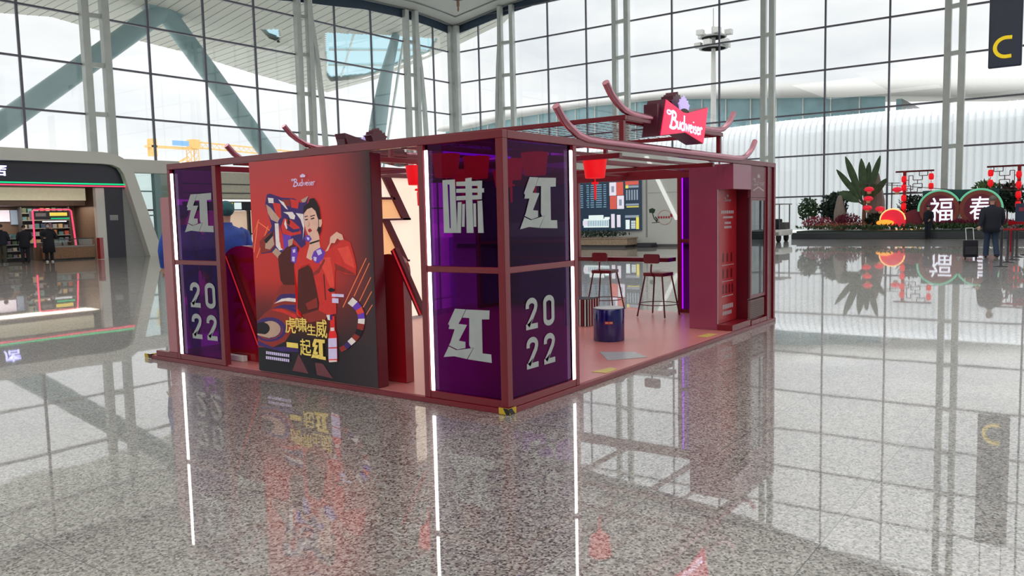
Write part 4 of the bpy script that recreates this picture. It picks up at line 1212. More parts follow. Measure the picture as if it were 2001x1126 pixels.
# ================================================================ SHOP UNDER THE LEFT GLASS WALL
YS = 36.0
FS = PY(YS)
shop = thing('shop', 'dark-fronted shop with a pale curved frame, green and red neon lines and lit shelves', 'shop', (8, YS + 1.5, 0))
out = [(-18, 5.16), (15.0, 5.16), (15.55, 5.12), (16.0, 4.92), (16.3, 4.6), (16.54, 4.18), (17.83, 0.0)]
inn = [(17.10, 0.0), (16.10, 3.75), (15.98, 4.15), (15.8, 4.42), (15.45, 4.57), (15.0, 4.60), (-18, 4.60)]
MB().prism(out + inn, FS, -.45, .25).build('curved_frame', 'panel_white', shop, bev=.02)
MB().prism([(-18, 3.66), (16.14, 3.66), (16.10, 3.75), (15.98, 4.15), (15.8, 4.42), (15.45, 4.57), (15.0, 4.598), (-18, 4.598)], FS, -.12, .2).build('dark_fascia', 'shop_dark', shop)
MB().box(15.15, 16.05, YS - .08, YS + .2, 0, 3.50).build('dark_jamb', 'shop_dark', shop)
MB().prism([(16.05, 0), (17.09, 0), (16.12, 3.64), (16.05, 3.64)], FS, -.02, .2).build('side_cheek', 'grey', shop)
MB().box(14.72, 15.15, YS - .06, YS + .2, 0, 3.46).build('pale_pillar', 'panel_white', shop)
MB().box(-18, 16.16, YS - .20, YS - .13, 3.60, 3.66).build('neon_line', 'neon_green', shop)
MB().box(-18, 16.16, YS - .20, YS - .13, 3.50, 3.555).build('neon_line', 'neon_red', shop)
MB().box(-18, 16.14, YS - .12, YS + .2, 3.46, 3.60).build('fascia_foot', 'shop_dark', shop)
MB().box(15.33, 15.74, YS - .10, YS - .085, 1.86, 2.12).build('notice_plate', 'grey', shop)
mb = MB(); put_text(mb, '店', FS, 10.1, 3.90, 10.82, 4.44, -.14, bold=.02)
mb.build('neon_letters', 'neon_blue', shop)
MB().box(-18, 15.1, YS + 3.0, YS + 3.2, 0, 3.9).build('back_wall', 'shop_brown', shop)
MB().box(15.1, 16.0, YS + .2, YS + 3.2, 0, 4.4).build('side_wall', 'shop_brown', shop)
MB().box(-18, 16.0, YS + .25, YS + 3.3, 3.75, 5.1).build('roof_box', 'panel_white', shop)
MB().box(-18, 14.7, YS + .9, YS + 1.0, 2.86, 3.46).build('lit_ceiling_band', 'shop_cream', shop)
MB().box(-18, 14.7, YS + 1.0, YS + 3.0, 2.62, 2.84).build('wood_header', 'shop_brown', shop)
area_light('shop_ceiling_lamp', (11.5, YS + 1.6, 2.58), 7.0, 120, (1.0, 0.86, 0.68), size_y=1.6)
# neon-framed stand in the shop
ns = thing('neon_stand', 'drinks stand outlined in red neon inside the shop', 'display stand', (13.2, YS + .9, 0))
nf = PY(YS + .75)
mb = MB(); stroke(mb, [(12.15, .65), (12.15, 2.35), (12.22, 2.42), (13.82, 2.42), (13.9, 2.35), (14.02, .75), (14.02, .62)], .06, nf, 0, 0, .05)
mb.build('neon_outline', 'neon_red', ns)
MB().box(12.2, 13.85, YS + .9, YS + 1.3, 1.95, 2.36).build('menu_board', 'near_black', ns)
MB().box(12.95, 13.75, YS + .88, YS + .899, 2.12, 2.28).build('yellow_strip', 'screen_yellow', ns)
MB().box(12.32, 12.78, YS + .88, YS + .899, 2.1, 2.26).build('pale_strip', 'grey', ns)
MB().box(12.6, 13.7, YS + .87, YS + .9, 1.83, 1.88).build('lamp_strip', 'glow_white', ns)
MB().box(13.0, 13.85, YS + .88, YS + .899, 1.98, 2.02).build('green_strip', 'neon_green', ns)
MB().box(12.3, 13.8, YS + .95, YS + 1.35, 0, .78).build('cabinet', 'shop_brown', ns)
# counter with wooden front
ct = thing('shop_counter', 'wooden-fronted counter with a glass top shelf at the right end of the shop', 'counter', (13.4, YS + .35, 0))
MB().box(12.4, 14.62, YS + .2, YS + .7, .08, .62).build('wooden_front', 'wood', ct)
MB().box(12.4, 14.62, YS + .22, YS + .68, 0, .08).build('plinth', 'black', ct)
MB().box(12.38, 14.64, YS + .18, YS + .72, .62, .68).build('counter_top', 'grey', ct)
for k in range(3):
    MB().box(12.45 + .72 * k, 13.1 + .72 * k, YS + .2, YS + .22, .70, .98).build('glass_pane', 'clear_glass', ct)
MB().box(12.4, 14.62, YS + .2, YS + .7, .98, 1.02).build('glass_shelf', 'near_black', ct)
rs = MB().box(14.1, 14.28, YS - 1.4, YS - 1.1, .02, 1.03)
tag(rs.build('red_stand_board', 'gloss_red', None, bev=.01), 'narrow upright red board standing in front of the pale shop pillar', 'board')
# shelves and goods
goods_mats = [mat('goods_%d' % i, c, rough=.4, scale=20, vary=.3) for i, c in enumerate([(.42, .10, .07), (.50, .36, .20), (.10, .22, .24), (.20, .19, .24), (.55, .50, .38), (.08, .12, .07), (.45, .20, .08), (.16, .10, .16), (.30, .32, .36), (.05, .08, .16)])]
goods_names = ['red', 'tan', 'teal', 'grey', 'cream', 'green', 'orange', 'plum', 'pale blue', 'navy']
def shelf_unit(name, label, x0, x1, y, zs, top, per, tall):
    t = thing(name, label, 'shelf', ((x0 + x1) / 2, y + .2, 0))
    MB().box(x0, x1, y + .40, y + .43, 0, top).build('back_panel', 'dark_grey', t)
    for z in zs:
        MB().box(x0, x1, y, y + .40, z - .035, z).build('shelf_board', 'grey', t)
        w = (x1 - x0) / per
        for k in range(per):
            gi = random.randrange(len(goods_mats))
            h = tall * random.uniform(.55, 1.0)
            g = MB()
            a0 = x0 + w * k + .03
            a1 = a0 + w * random.uniform(.6, .82)
            g.box(a0, a1, y + .04, y + .34, z + .003, z + h)
            o = g.build('packaged_goods', [goods_mats[gi]])
            row = zs.index(z)
            where = ('lowest', 'second', 'third', 'fourth', 'fifth')[row]
            tag(o, '%s packet, number %d along the %s board of the %s' % (goods_names[gi], k + 1, where, label.split(',')[0]), 'packet', 'goods on the ' + label.split(',')[0])
    for x in (x0 - .02, x1):
        MB().box(x, x + .02, y, y + .43, 0, top).build('side_panel', 'dark_grey', t)
    return t
shelf_unit('shop_shelf', 'low magazine shelf, behind the customers in black', 10.5, 11.95, YS + .9, [.22, .52, .82, 1.10], 1.32, 6, .20)
shelf_unit('shop_shelf', 'tall snack shelf, behind the wooden counter', 12.3, 14.5, YS + 2.3, [.85, 1.2, 1.55, 1.95, 2.3], 2.6, 8, .26)
# pictures on the back wall
for i, (x0, x1, z0, z1, m_, lb) in enumerate(((9.6, 10.95, 1.72, 2.42, 'shop_cream', 'pale lit poster on the shop wall, partly cut by the photo edge'), (11.05, 12.0, 1.9, 2.45, 'screen_white', 'white portrait poster on the shop wall, second from the pale lit one'), (12.05, 12.9, 1.75, 2.45, 'screen_grey', 'dark blue poster on the shop wall, beside the neon stand'))):
    o = tag(MB().box(x0, x1, YS + 2.9, YS + 2.96, z0, z1).build('wall_poster', m_), lb, 'poster', 'posters on the shop wall')

# glazed passage and lit shopfront to the right of the shop
gp = thing('glass_partition', 'pale green glass partition between the shop and the red booth', 'partition', (17.7, 36.4, 0))
MB().box(16.3, 19.4, 36.5, 36.54, .02, 4.25).build('glass_pane', 'clear_glass', gp)
MB().box(16.2, 19.5, 36.3, 36.6, 4.25, 4.95).build('white_header', 'panel_white', gp, bev=.05)
MB().box(18.0, 18.35, 36.3, 36.6, 0, 4.25).build('frame_post', 'teal_steel', gp)
for z in (2.05, 3.3):
    MB().box(16.3, 19.4, 36.44, 36.56, z, z + .07).build('frame_rail', 'teal_steel', gp)
sf = thing('shopfront', 'cream shopfront with a black sign band and peach lit panels behind the booth', 'shop', (25, 37, 0))
MB().box(19.5, 33.5, 36.2, 38.5, 3.0, 4.45).build('cream_wall', 'cream_wall', sf)
MB().box(19.5, 33.5, 36.2, 36.5, 0, .35).build('base_wall', 'grey', sf)
MB().box(19.5, 33.5, 36.0, 36.3, 2.30, 2.80).build('sign_band', 'shop_dark', sf)
for k in range(10):
    MB().box(19.6 + 1.39 * k, 20.9 + 1.39 * k, 36.5, 36.6, .95, 2.28).build('lit_window', 'peach_lit', sf)
for k in range(11):
    MB().box(19.48 + 1.39 * k, 19.60 + 1.39 * k, 36.3, 36.62, .3, 2.32).build('frame_post', 'near_black', sf)
for z in (.9, .35):
    MB().box(19.5, 33.5, 36.25, 36.6, z, z + .08).build('frame_rail', 'near_black', sf)
MB().box(19.5, 33.5, 36.5, 36.58, .43, .9).build('lower_window', 'screen_pale', sf)
for z in (3.25, 3.75):
    MB().box(19.5, 33.5, 36.17, 36.2, z, z + .06).build('dark_line', 'dark_grey', sf)
MB().box(22.05, 22.40, 35.96, 35.999, 2.36, 2.74).build('yellow_sign', 'sign_yellow', sf)
MB().box(22.5, 22.95, 35.96, 35.999, 2.36, 2.74).build('white_sign', 'screen_pale', sf)

# ================================================================ PALE PAVILION WITH THE INFORMATION BOARD
XV = 30.0
FV = PX(XV)
pv = thing('pavilion', 'pale curved-top pavilion wall behind the open side of the booth', 'pavilion', (32, 17, 0))
prof = [(-26, 0), (-11.2, 0), (-11.2, 1.2), (-12.0, 3.0), (-12.9, 4.2), (-13.8, 4.55), (-15.5, 4.68), (-18, 4.70), (-26, 4.70)]
MB().prism(prof, FV, 0, 5.0).build('wall_body', 'pav_grey', pv, bev=.03)
MB().prism([(-14.06, 4.31), (-13.86, 4.31), (-12.28, 1.25), (-12.48, 1.25)], FV, -.05, 0).build('gap_light_strip', 'gap_glow', pv)  # glowing strip added for light coming through the gap between frames
MB().box(XV - .03, XV, 13.93, 14.0, .45, 3.6).build('wall_joint', 'grey', pv)
MB().box(XV - .012, XV, 11.3, 13.9, 2.55, 2.565).build('wall_joint', 'grey', pv)
MB().box(XV - .05, XV, 11.2, 25.9, 0, .12).build('base_strip', 'dark_grey', pv)
ib = thing('information_board', 'large dark flight information board with screens on the pale pavilion wall', 'information board', (XV - .1, 17, .8))
MB().box(XV - .16, XV - .012, 14.2, 20.2, .79, 3.27).build('board_frame', 'screen_navy', ib, bev=.01)
BD = lambda a, b, d=0.0: Vector((XV - .165 - d, a, b))
def rect(mb, y0, y1, z0, z1, d=0.0, m=0):
    mb.add([BD(a, b, d) for a, b in ((y0, z0), (y1, z0), (y1, z1), (y0, z1))], [(0, 1, 2, 3)], m)
mats_b = ['screen_navy', 'screen_line', 'screen_pale', 'screen_red', 'screen_white', 'screen_yellow', 'screen_grey']
for nm, y0 in (('departures_screen', 17.35), ('departures_screen', 16.02), ('departures_screen', 18.7)):
    mb = MB(); rect(mb, y0 - .02, y0 + 1.28, 1.84, 3.12, .001, 0)
    for r in range(11):
        z = 3.02 - .108 * r
        for a, b in ((.06, .22), (.28, .50), (.58, .95), (1.02, 1.2)):
            rect(mb, y0 + 1.26 - b, y0 + 1.26 - a - .04 * random.random(), z, z + .05, .003, 1)
    mb.build(nm, mats_b, ib)
mb = MB()
for (y0, z0, m_) in ((15.52, 2.50, 4), (15.13, 2.50, 3), (15.50, 1.84, 3), (15.10, 1.84, 4)):
    rect(mb, y0, y0 + .38, z0, z0 + .64, .002, m_)
for (y0, z0) in ((15.64, 2.66), (15.22, 2.0)):
    rect(mb, y0, y0 + .15, z0, z0 + .3, .004, 6)
mb.build('picture_screen', mats_b, ib)
mb = MB()
rect(mb, 14.3, 15.02, 2.98, 3.16, .002, 3); rect(mb, 14.3, 15.02, 2.84, 2.95, .002, 6); rect(mb, 14.86, 15.0, 2.82, 2.97, .004, 5)
for k in range(5):
    rect(mb, 14.34 + .14 * k, 14.42 + .14 * k, 2.25, 2.74, .002, 6)
rect(mb, 14.3, 15.0, 1.98, 2.08, .002, 6); rect(mb, 14.3, 14.96, 1.9, 1.95, .002, 5)
mb.build('notice_screen', mats_b, ib)
mb = MB()
rect(mb, 15.95, 17.4, .95, 1.38, .002, 2); rect(mb, 16.25, 17.1, 1.38, 1.56, .002, 2); rect(mb, 17.1, 17.45, 1.05, 1.3, .003, 4); rect(mb, 15.9, 16.2, 1.35, 1.46, .002, 2)
for k in range(12):
    rect(mb, 16.0 + .1 * k, 16.05 + .1 * k, 1.02, 1.3, .004, 1)
rect(mb, 17.6, 17.9, 1.35, 1.65, .002, 5)
mb.build('terminal_map', mats_b, ib)
mb = MB()
for y0, z0, z1, m_ in ((15.62, .92, 1.60, 4), (15.30, .95, 1.55, 4)):
    rect(mb, y0, y0 + .20, z0, z1, .002, m_)
rect(mb, 14.3, 15.05, 1.40, 1.52, .002, 6); rect(mb, 14.8, 15.02, .85, 1.3, .002, 2); rect(mb, 14.3, 14.45, .85, 1.48, .002, 5)
for k in range(5):
    rect(mb, 14.48, 14.72, .88 + .08 * k, .93 + .08 * k, .002, 2)
mb.build('legend_panel', mats_b, ib)
WE = lambda a, b, d=0.0: Vector((XV - .014 - d, a, b))
mb = MB(); stroke(mb, arc(13.02, 1.38, .36, .34, 0, 360, 24), .013, WE)
for k in range(5):
    mb.flat([(13.28 - .13 * k, 1.34), (13.37 - .13 * k, 1.34), (13.37 - .13 * k, 1.44), (13.28 - .13 * k, 1.44)], WE)
mb.flat([(12.62, 1.40), (12.74, 1.40), (12.74, 1.55), (12.62, 1.55)], WE)
mb.build('emblem_ring', 'print_red', pv)
mb = MB(); mb.flat([(13.82, 1.62), (13.58, 1.60), (13.50, 1.76), (13.66, 1.84), (13.84, 1.78)], WE)
stroke(mb, [(13.66, 1.62), (13.58, 1.35), (13.40, 1.18)], .05, WE); stroke(mb, [(13.70, 1.14), (13.30, 1.16)], .03, WE)
stroke(mb, [(13.52, 1.42), (13.40, 1.28), (13.48, 1.2)], .06, WE)
mb.build('emblem_figure', 'leaf_dark', pv)
# planted trough below the board
pt = thing('planter_trough', 'long wooden trough of dark green plants under the information board', 'planter', (29.3, 17, 0))
MB().box(28.7, 29.7, 14.35, 20.2, 0.12, .42).build('wooden_front', 'wood_light', pt)
MB().box(28.8, 29.6, 14.5, 20.1, 0, .12).build('recessed_base', 'dark_grey', pt)
MB().box(28.66, 29.74, 14.3, 20.25, .42, .47).build('rim', 'wood_light', pt)
def leaves(mb, n, cx, cy, cz, rx, ry, rz, size, m=0, up=.3):
    for _ in range(n):
        while True:
            p = Vector((random.uniform(-1, 1), random.uniform(-1, 1), random.uniform(-1, 1)))
            if p.length < 1:
                break
        p = Vector((cx + p.x * rx, cy + p.y * ry, cz + p.z * rz))
        d = Vector((random.uniform(-1, 1), random.uniform(-1, 1), random.uniform(-.5, 1) + up)).normalized()
        s_ = d.cross(Vector((random.random() - .5, random.random() - .5, random.random() - .5))).normalized()
        l = size * random.uniform(.6, 1.2)
        mb.add([p, p + d * l * .5 + s_ * l * .22, p + d * l, p + d * l * .5 - s_ * l * .22], [(0, 1, 2, 3)], m)
mb = MB(); leaves(mb, 900, 29.2, 17.2, .60, .45, 2.85, .16, .16, 0, .6)
mb.build('trough_foliage', 'leaf_dark', pt)
sb2 = tag(MB().box(29.2, 29.8, 13.35, 14.1, 0.0, .2).build('floor_vent_box', 'near_black', None, bev=.02), 'low dark box on the floor at the foot of the pale pavilion wall', 'box')

# ================================================================ FLOWER DISPLAY BEFORE THE RIGHT GLASS WALL
XP = 40.0
pl = thing('planter_bed', 'long low dark planter kerb of the festive flower display by the right glass wall', 'planter', (43, 1, 0))
MB().box(XP, 46.0, -14, 10.2, 0, .34).build('kerb', 'planter_grey', pl, bev=.02)
MB().box(XP + .3, 45.8, -13.8, 10.0, .34, .42).build('soil', 'leaf_dark', pl)
def bed(name, label, cat, x0, x1, y0, y1, h, m, n, size, z0=.42):
    mb = MB()
    leaves(mb, n, (x0 + x1) / 2, (y0 + y1) / 2, z0 + h * .5, (x1 - x0) / 2 * .95, (y1 - y0) / 2 * 1.05, h * .5, size, 0, .8)
    o = tag(mb.build(name, m), label, cat, kind='stuff')
    return o
bed('green_ground_cover', 'low green ground cover along the front of the flower display', 'plants', 40.2, 40.75, -6, 10.0, .25, 'leaf', 1700, .20)
bed('orange_flowers', 'row of orange-red flowers at the front of the display, below the palm', 'flowers', 40.9, 41.4, 6.0, 9.6, .38, 'flower_orange', 700, .13)
bed('pink_flowers', 'band of pink flowers behind the green cover, near the luggage cart', 'flowers', 41.3, 41.9, 8.4, 10.0, .75, 'flower_pink', 600, .16)
bed('crimson_flowers', 'band of dark crimson flowers in front of the small standing stone', 'flowers', 41.3, 41.9, 6.9, 8.3, .85, 'flower_red', 700, .16)
bed('red_flower_bank', 'wide bank of dark red flowers under the twin round character boards', 'flowers', 41.05, 41.5, -2.5, 4.2, .45, 'flower_red', 1500, .16)
def shrub(label, x, y, z, r, h, m, n=500, size=.28):
    t = thing('shrub', label, 'shrub', (x, y, .42), 'shrubs of the flower display')
    MB().tube([(x, y, .42), (x + .03, y, z + h * .4)], [.05, .03], 6).build('stem', 'wood', t)
    mb = MB(); leaves(mb, n, x, y, z + h / 2, r, r, h / 2, size); mb.build('foliage', m, t)
shrub('loose mid-green shrub at the end of the display nearest the booth', 43.2, 10.2, .9, .6, 1.35, 'leaf', 420)
shrub('dense dark green rounded bush left of the standing stone', 43.3, 8.85, .8, .72, 1.55, 'leaf_dark', 900)
shrub('wide flat-topped light green shrub behind the small standing stone', 44.6, 8.6, 2.0, .75, .5, 'leaf_dark', 500)
shrub('dark green bush at the foot of the first red lantern gate', 43.5, 4.7, .9, .75, 1.3, 'leaf_dark', 600)
shrub('dark green tree-like bush beside the second red lantern gate', 43.4, .3, 1.1, .8, 1.6, 'leaf_dark', 900)
shrub('pale yellow-green leafy sprig showing above the right round board', 44.9, 1.4, 2.2, .6, .6, 'leaf_light', 260)
shrub('low dark bush around the feet of the red hanging lamps', 42.25, 6.3, .5, .5, .7, 'leaf_dark', 700)
# banana-like palm
def paddle(mb, a, b, w, droop, m=0, side=None):
    a, b = Vector(a), Vector(b)
    d = b - a
    s_ = side or Vector((.35, -d.z, d.y)).normalized()
    n = 10
    prev = None
    for i in range(n + 1):
        t = i / n
        c = a + d * t + Vector((0, 0, -droop * (t * t)))
        ww = w * (math.sin(PI * min(1, max(0, (t - .22) / .78))) ** .7 if t > .22 else .06) + .025
        cur = (c - s_ * ww + Vector((.10 * ww, 0, 0)), c, c + s_ * ww + Vector((.10 * ww, 0, 0)))
        if prev:
            mb.add([prev[0], prev[1], cur[1], cur[0]], [(0, 1, 2, 3)], m, True)
            mb.add([prev[1], prev[2], cur[2], cur[1]], [(0, 1, 2, 3)], m, True)
        prev = cur
palm = thing('traveller_palm', 'tall palm with broad paddle leaves standing behind the red hanging lamps', 'palm', (42.6, 7.0, .42))
MB().tube([(42.6, 7.0, .42), (42.6, 7.02, 1.2), (42.6, 7.0, 2.0)], [.13, .11, .09], 10).build('trunk', 'wood', palm)
base = (42.6, 7.0, 1.75)
for (y, z, w, dr_) in ((8.00, 4.50, .17, 0), (8.45, 3.80, .14, .1), (8.35, 2.55, .26, .25), (7.20, 4.35, .19, 0), (6.85, 4.15, .17, 0), (6.25, 4.45, .15, 0), (5.85, 3.2, .16, .2), (7.75, 3.1, .18, .2), (6.45, 2.9, .15, .2)):
    mb = MB(); paddle(mb, base, (42.6 + random.uniform(-.3, .3), y, z + dr_), w, dr_); mb.build('leaf', 'leaf', palm)
def stone(label, x, y, r, z1, lean=0):
    pf = [(r, .42), (r * 1.02, .7), (r * .93, .42 + (z1 - .42) * .5), (r * .62, .42 + (z1 - .42) * .8), (r * .33, z1 - .06), (r * .1, z1)]
    mb = MB().lathe(pf, (x, y, 0), 9)
    mb.v = [Vector((p.x + random.uniform(-.03, .03), p.y + lean * (p.z - .42) + random.uniform(-.03, .03), p.z)) for p in mb.v]
    tag(mb.build('standing_stone', 'stone', None, bev=.02), label, 'stone', 'standing stones of the display')
stone('small grey-brown pointed standing stone beside the dark bush', 42.0, 8.15, .32, 2.35)
stone('tall grey-brown pointed standing stone behind the palm and red lamps', 43.9, 6.7, .50, 3.6)
# flat red hanging lamps with beige tails
flat0 = None
def flat_lamp(label, y, z, x=41.9):
    global flat0
    if flat0 is None:
        flat0 = thing('hanging_lamp', label, 'lamp', (0, 0, 0), 'flat red lamps in the flower display')
        MB().lathe([(.05, .14), (.17, .11), (.25, .02), (.24, -.05), (.12, -.12), (.05, -.13)], (0, 0, 0), 16).build('lamp_shade', 'lamp_red', flat0)
        MB().lathe([(.11, -.125), (.10, -.24), (.02, -.25)], (0, 0, 0), 12).build('beige_tail', 'lamp_beige', flat0)
        MB().tube([(0, 0, .14), (0, 0, .26)], .012, 6).build('hook', 'dark_grey', flat0)
        o = flat0
    else:
        o = copy_tree(flat0); o['label'] = label
    o.location = (x, y, z); ORG[o.name] = Vector(o.location)
flat_lamp('flat red lamp, topmost of the column of three in front of the tall stone', 6.62, 2.62)
flat_lamp('flat red lamp, middle one of the column of three in front of the tall stone', 6.66, 2.12)
flat_lamp('flat red lamp, lowest of the column of three in front of the tall stone', 6.70, 1.62)
flat_lamp('flat red lamp standing alone low down between the stone and the red hill', 6.05, 1.55)
flat_lamp('flat red lamp hanging from the thin pole beside the first red gate', 5.22, 2.55)
pw = thing('lamp_post', 'thin grey pole with a crossarm carrying one flat red lamp', 'pole', (42.1, 5.52, .42))
MB().tube([(42.1, 5.52, .42), (42.1, 5.52, 2.95)], .03, 8).build('pole', 'dark_grey', pw)
MB().tube([(42.1, 5.75, 2.92), (41.9, 5.1, 2.90)], .02, 8).build('crossarm', 'dark_grey', pw)
tag(MB().tube([(42.3, 7.0, 2.98), (42.3, 2.5, 2.44), (42.3, -1, 2.3)], .02, 6).build('support_cable', 'dark_grey'), 'dark cable strung across the display above the red lamps', 'cable')
tag(MB().tube([(42.0, 6.62, 2.98), (42.0, 6.70, .5)], .012, 6).build('lamp_cable', 'dark_grey'), 'thin upright wire behind the column of three flat red lamps', 'cable')
# lit hills
def hill(name, label, x, y, r, h, m, rim):
    t = thing(name, label, 'ornament', (x, y, .42))
    pts = [(-y + r * math.cos(PI * k / 20), .95 + h * math.sin(PI * k / 20) ** 1.0) for k in range(21)]
    MB().prism(pts + [(-y - r, .6), (-y + r, .6)], PX(x), 0, .25).build('hill_board', m, t)
    if rim:
        MB().tube([(x - .02, -a, b) for a, b in pts], .035, 6).build('glowing_rim', 'glow_gold', t)
    MB().box(x + .05, x + .2, y - .1, y + .1, .40, .62).build('foot', 'dark_grey', t)
hill('lit_hill', 'lit red hill-shaped ornament with a glowing golden rim left of the first gate', 41.8, 5.40, .62, .58, 'lamp_red', True)
hill('hill_board', 'unlit dark red hill-shaped board between the first gate and the round board', 42.0, 4.15, .85, .55, 'board_dark', False)
og = tag(MB().ell((41.7, 5.75, .80), (.22, .45, .17)).build('glowing_mound', 'glow_orange'), 'small glowing orange mound at the foot of the lit red hill', 'ornament')
for k in range(6):
    y = 5.0 - .22 * k + random.uniform(-.04, .04)
    z = .475 + .02 * (k % 3)
    tag(MB().ell((41.02, y, z), (.06, .06, .06), 10, 6).build('fairy_light', 'glow_gold'), 'small golden light ball low in the flower bed by the first gate', 'light', 'golden light balls in the flower bed')
# lattice gates with lanterns
ball0 = None
def ball(label, x, y, z):
    global ball0
    if ball0 is None:
        ball0 = thing('gate_lantern', label, 'lantern', (0, 0, 0), 'red lanterns on the lattice gates')
        MB().lathe([(.05, -.17), (.10, -.155), (.125, -.08), (.13, 0), (.125, .08), (.10, .155), (.05, .17)], (0, 0, 0), 14).build('lantern_body', 'lantern_red', ball0)
        MB().tube([(0, 0, .19), (0, 0, .27)], .012, 6).build('hook', 'dark_red', ball0)
        MB().tube([(0, 0, -.19), (0, 0, -.25)], .02, 6).build('tassel', 'lantern_red', ball0)
        o = ball0
    else:
        o = copy_tree(ball0); o['label'] = label
    o.location = (x, y, z); ORG[o.name] = Vector(o.location)
def gate(label, which, x, yp, yend, ztop, zs, hang):
    t = thing('lattice_gate', label, 'gate', (x, yp, .42))
    s_ = 1 if yend > yp else -1
    MB().box(x - .07, x + .07, yp - .08, yp + .08, .42, ztop + .08).build('post', 'gloss_red', t)
    MB().box(x - .06, x + .06, min(yp - s_ * .45, yend), max(yp - s_ * .45, yend), ztop, ztop + .09).build('top_beam', 'dark_red', t)
    mb = MB()
    def lat(pts):
        for a, b in zip(pts, pts[1:]):
            mb.bar((x, yp + s_ * a[0], ztop - a[1]), (x, yp + s_ * b[0], ztop - b[1]), .035, .035)
    lat([(.30, 1.05), (.30, .85), (.12, .85), (.12, 1.0)]); lat([(.30, .85), (.30, .70), (.20, .70), (.20, .18), (.40, .18), (.40, .42), (.85, .42), (.85, .20), (1.10, .20), (1.10, .0)])
    lat([(.62, .42), (.62, .62), (.40, .62), (.40, .92), (.20, .92)]); lat([(.62, .62), (.85, .62), (.85, .85), (.62, .85), (.62, 1.05), (.10, 1.05)]); lat([(.70, .0), (.70, .20), (1.10, .20)])
    lat([(0, .42), (.20, .42)])
    mb.build('lattice', 'dark_red', t)
    for k, z in enumerate(zs):
        ball('round red lantern, number %d from the top on the %s' % (k + 1, which), x - .195, yp, z)
    for k, (y, z) in enumerate(hang):
        ball('%s round red lantern hanging from the beam end of the %s' % (('upper', 'lower')[k], which), x, y, z)
gate('red lattice gate with hanging lanterns, standing between the palm and the round boards', 'gate beside the palm', 42.4, 4.95, 3.55, 3.46, (3.1, 2.65, 2.1, 1.65, 1.15), ((3.68, 3.19), (3.68, 2.69)))
gate('red lattice gate with hanging lanterns, standing behind the travelling man', 'gate behind the man', 42.4, -.25, 1.15, 3.50, (3.1, 2.6, 2.1, 1.6), ((.98, 3.23), (.98, 2.73)))
# twin round boards with characters
hb = thing('character_board', 'twin round red boards with green rims and two glowing white characters', 'board', (42, 2.25, .42))
FB = PX(41.6)
def circ(cy, cz, r, a0=0, a1=360, n=32):
    return arc(-cy, cz, r, r, a0, a1, n)
MB().box(41.95, 42.05, .55, 4.0, 1.5, 2.44).build('teal_backboard', 'board_teal', hb)
for cy in (3.15, 1.32):
    bd = MB().prism(circ(cy, 1.45, .93)[:-1], FB, 0, .25).build('round_board', 'board_red', hb)
    MB().prism(circ(cy, 1.47, .72)[:-1], FB, -.01, 0).build('inner_disc', 'board_dark', bd)
    a0, a1 = (25, 185) if cy > 2 else (-5, 155)
    MB().tube([(41.58, -a, b) for a, b in circ(cy, 1.45, .97, a0, a1)], .05, 8).build('green_rim', 'rim_green', bd)
MB().prism([(-3.85, .98), (-.6, .98), (-1.6, .45), (-2.9, .45)], FB, .02, .22).build('heart_foot', 'board_dark', hb)
MB().bar((41.55, 2.75, .52), (41.55, 2.35, .72), .06, .07).build('green_dash', 'rim_green', hb)
MB().bar((41.55, 1.55, .70), (41.55, 1.2, .58), .06, .07).build('green_dash', 'rim_green', hb)
mb = MB(); put_text(mb, '福', FB, -3.60, .82, -2.52, 2.06, -.04, bold=.006); mb.build('glowing_character', 'glow_white', hb)
mb = MB(); put_text(mb, '春', FB, -1.78, .88, -.85, 2.06, -.04, bold=.006); mb.build('glowing_character', 'glow_white', hb)
for y in (3.4, 1.1):
    MB().box(41.75, 41.9, y - .06, y + .06, .40, 1.5).build('support_leg', 'dark_grey', hb)

# utility cart, stanchions, hanging sign
cart = thing('utility_cart', 'white electric utility cart with upright frame bars, half hidden behind the booth', 'cart', (36.3, 9.9, 0))
MB().box(35.4, 37.2, 9.25, 10.6, .32, .62).build('chassis', 'white', cart, bev=.06)
MB().box(35.5, 37.1, 9.75, 10.55, .62, 1.15).build('seat_bench', 'black_cloth', cart, bev=.05)
MB().box(36.4, 37.0, 9.35, 9.7, .62, .98).build('front_box', 'dark_grey', cart, bev=.04)
for x in (35.7, 36.9):
    for y in (9.5, 10.4):
        MB().tube([(x, y - .07, .22), (x, y + .07, .22)], .22, 16).build('wheel', 'black', cart)
for x, y, h in ((35.5, 9.4, 1.9), (37.1, 9.4, 1.9), (35.5, 10.5, 1.9), (36.3, 9.9, 2.5)):
    MB().tube([(x, y, .6), (x, y, h)], .03, 8).build('frame_bar', 'dark_grey', cart)
MB().box(35.4, 37.2, 9.3, 10.6, 1.88, 1.93).build('top_rail', 'grey', cart)
MB().box(35.36, 35.40, 9.4, 10.4, .36, .5).build('bumper', 'grey', cart)
st_xy = [(19.09, -1.62, 'nearest of the row beside the suitcase'), (20.88, -1.62, 'second of the row behind the nearest post'), (22.27, -1.62, 'third of the row, next to the man\'s legs'), (23.66, -1.62, 'farthest of the row, in front of the dark notice')]
st0 = None
for x, y, lb in st_xy:
    lab = 'black queue barrier post, ' + lb
    if st0 is None:
        st0 = thing('queue_post', lab, 'barrier post', (0, 0, 0), 'queue barrier posts')
        MB().lathe([(.19, 0.0), (.19, .012), (.06, .03), (.033, .04), (.033, .93), (.042, .94), (.042, .99), (.0325, 1.0)], (0, 0, 0), 20).build('post_body', 'near_black', st0)
        MB().lathe([(.043, .955), (.043, .985)], (0, 0, 0), 16).build('belt_head', 'dark_grey', st0)
        o = st0
    else:
        o = copy_tree(st0); o['label'] = lab
    o.location = (x, y, 0); ORG[o.name] = Vector(o.location)
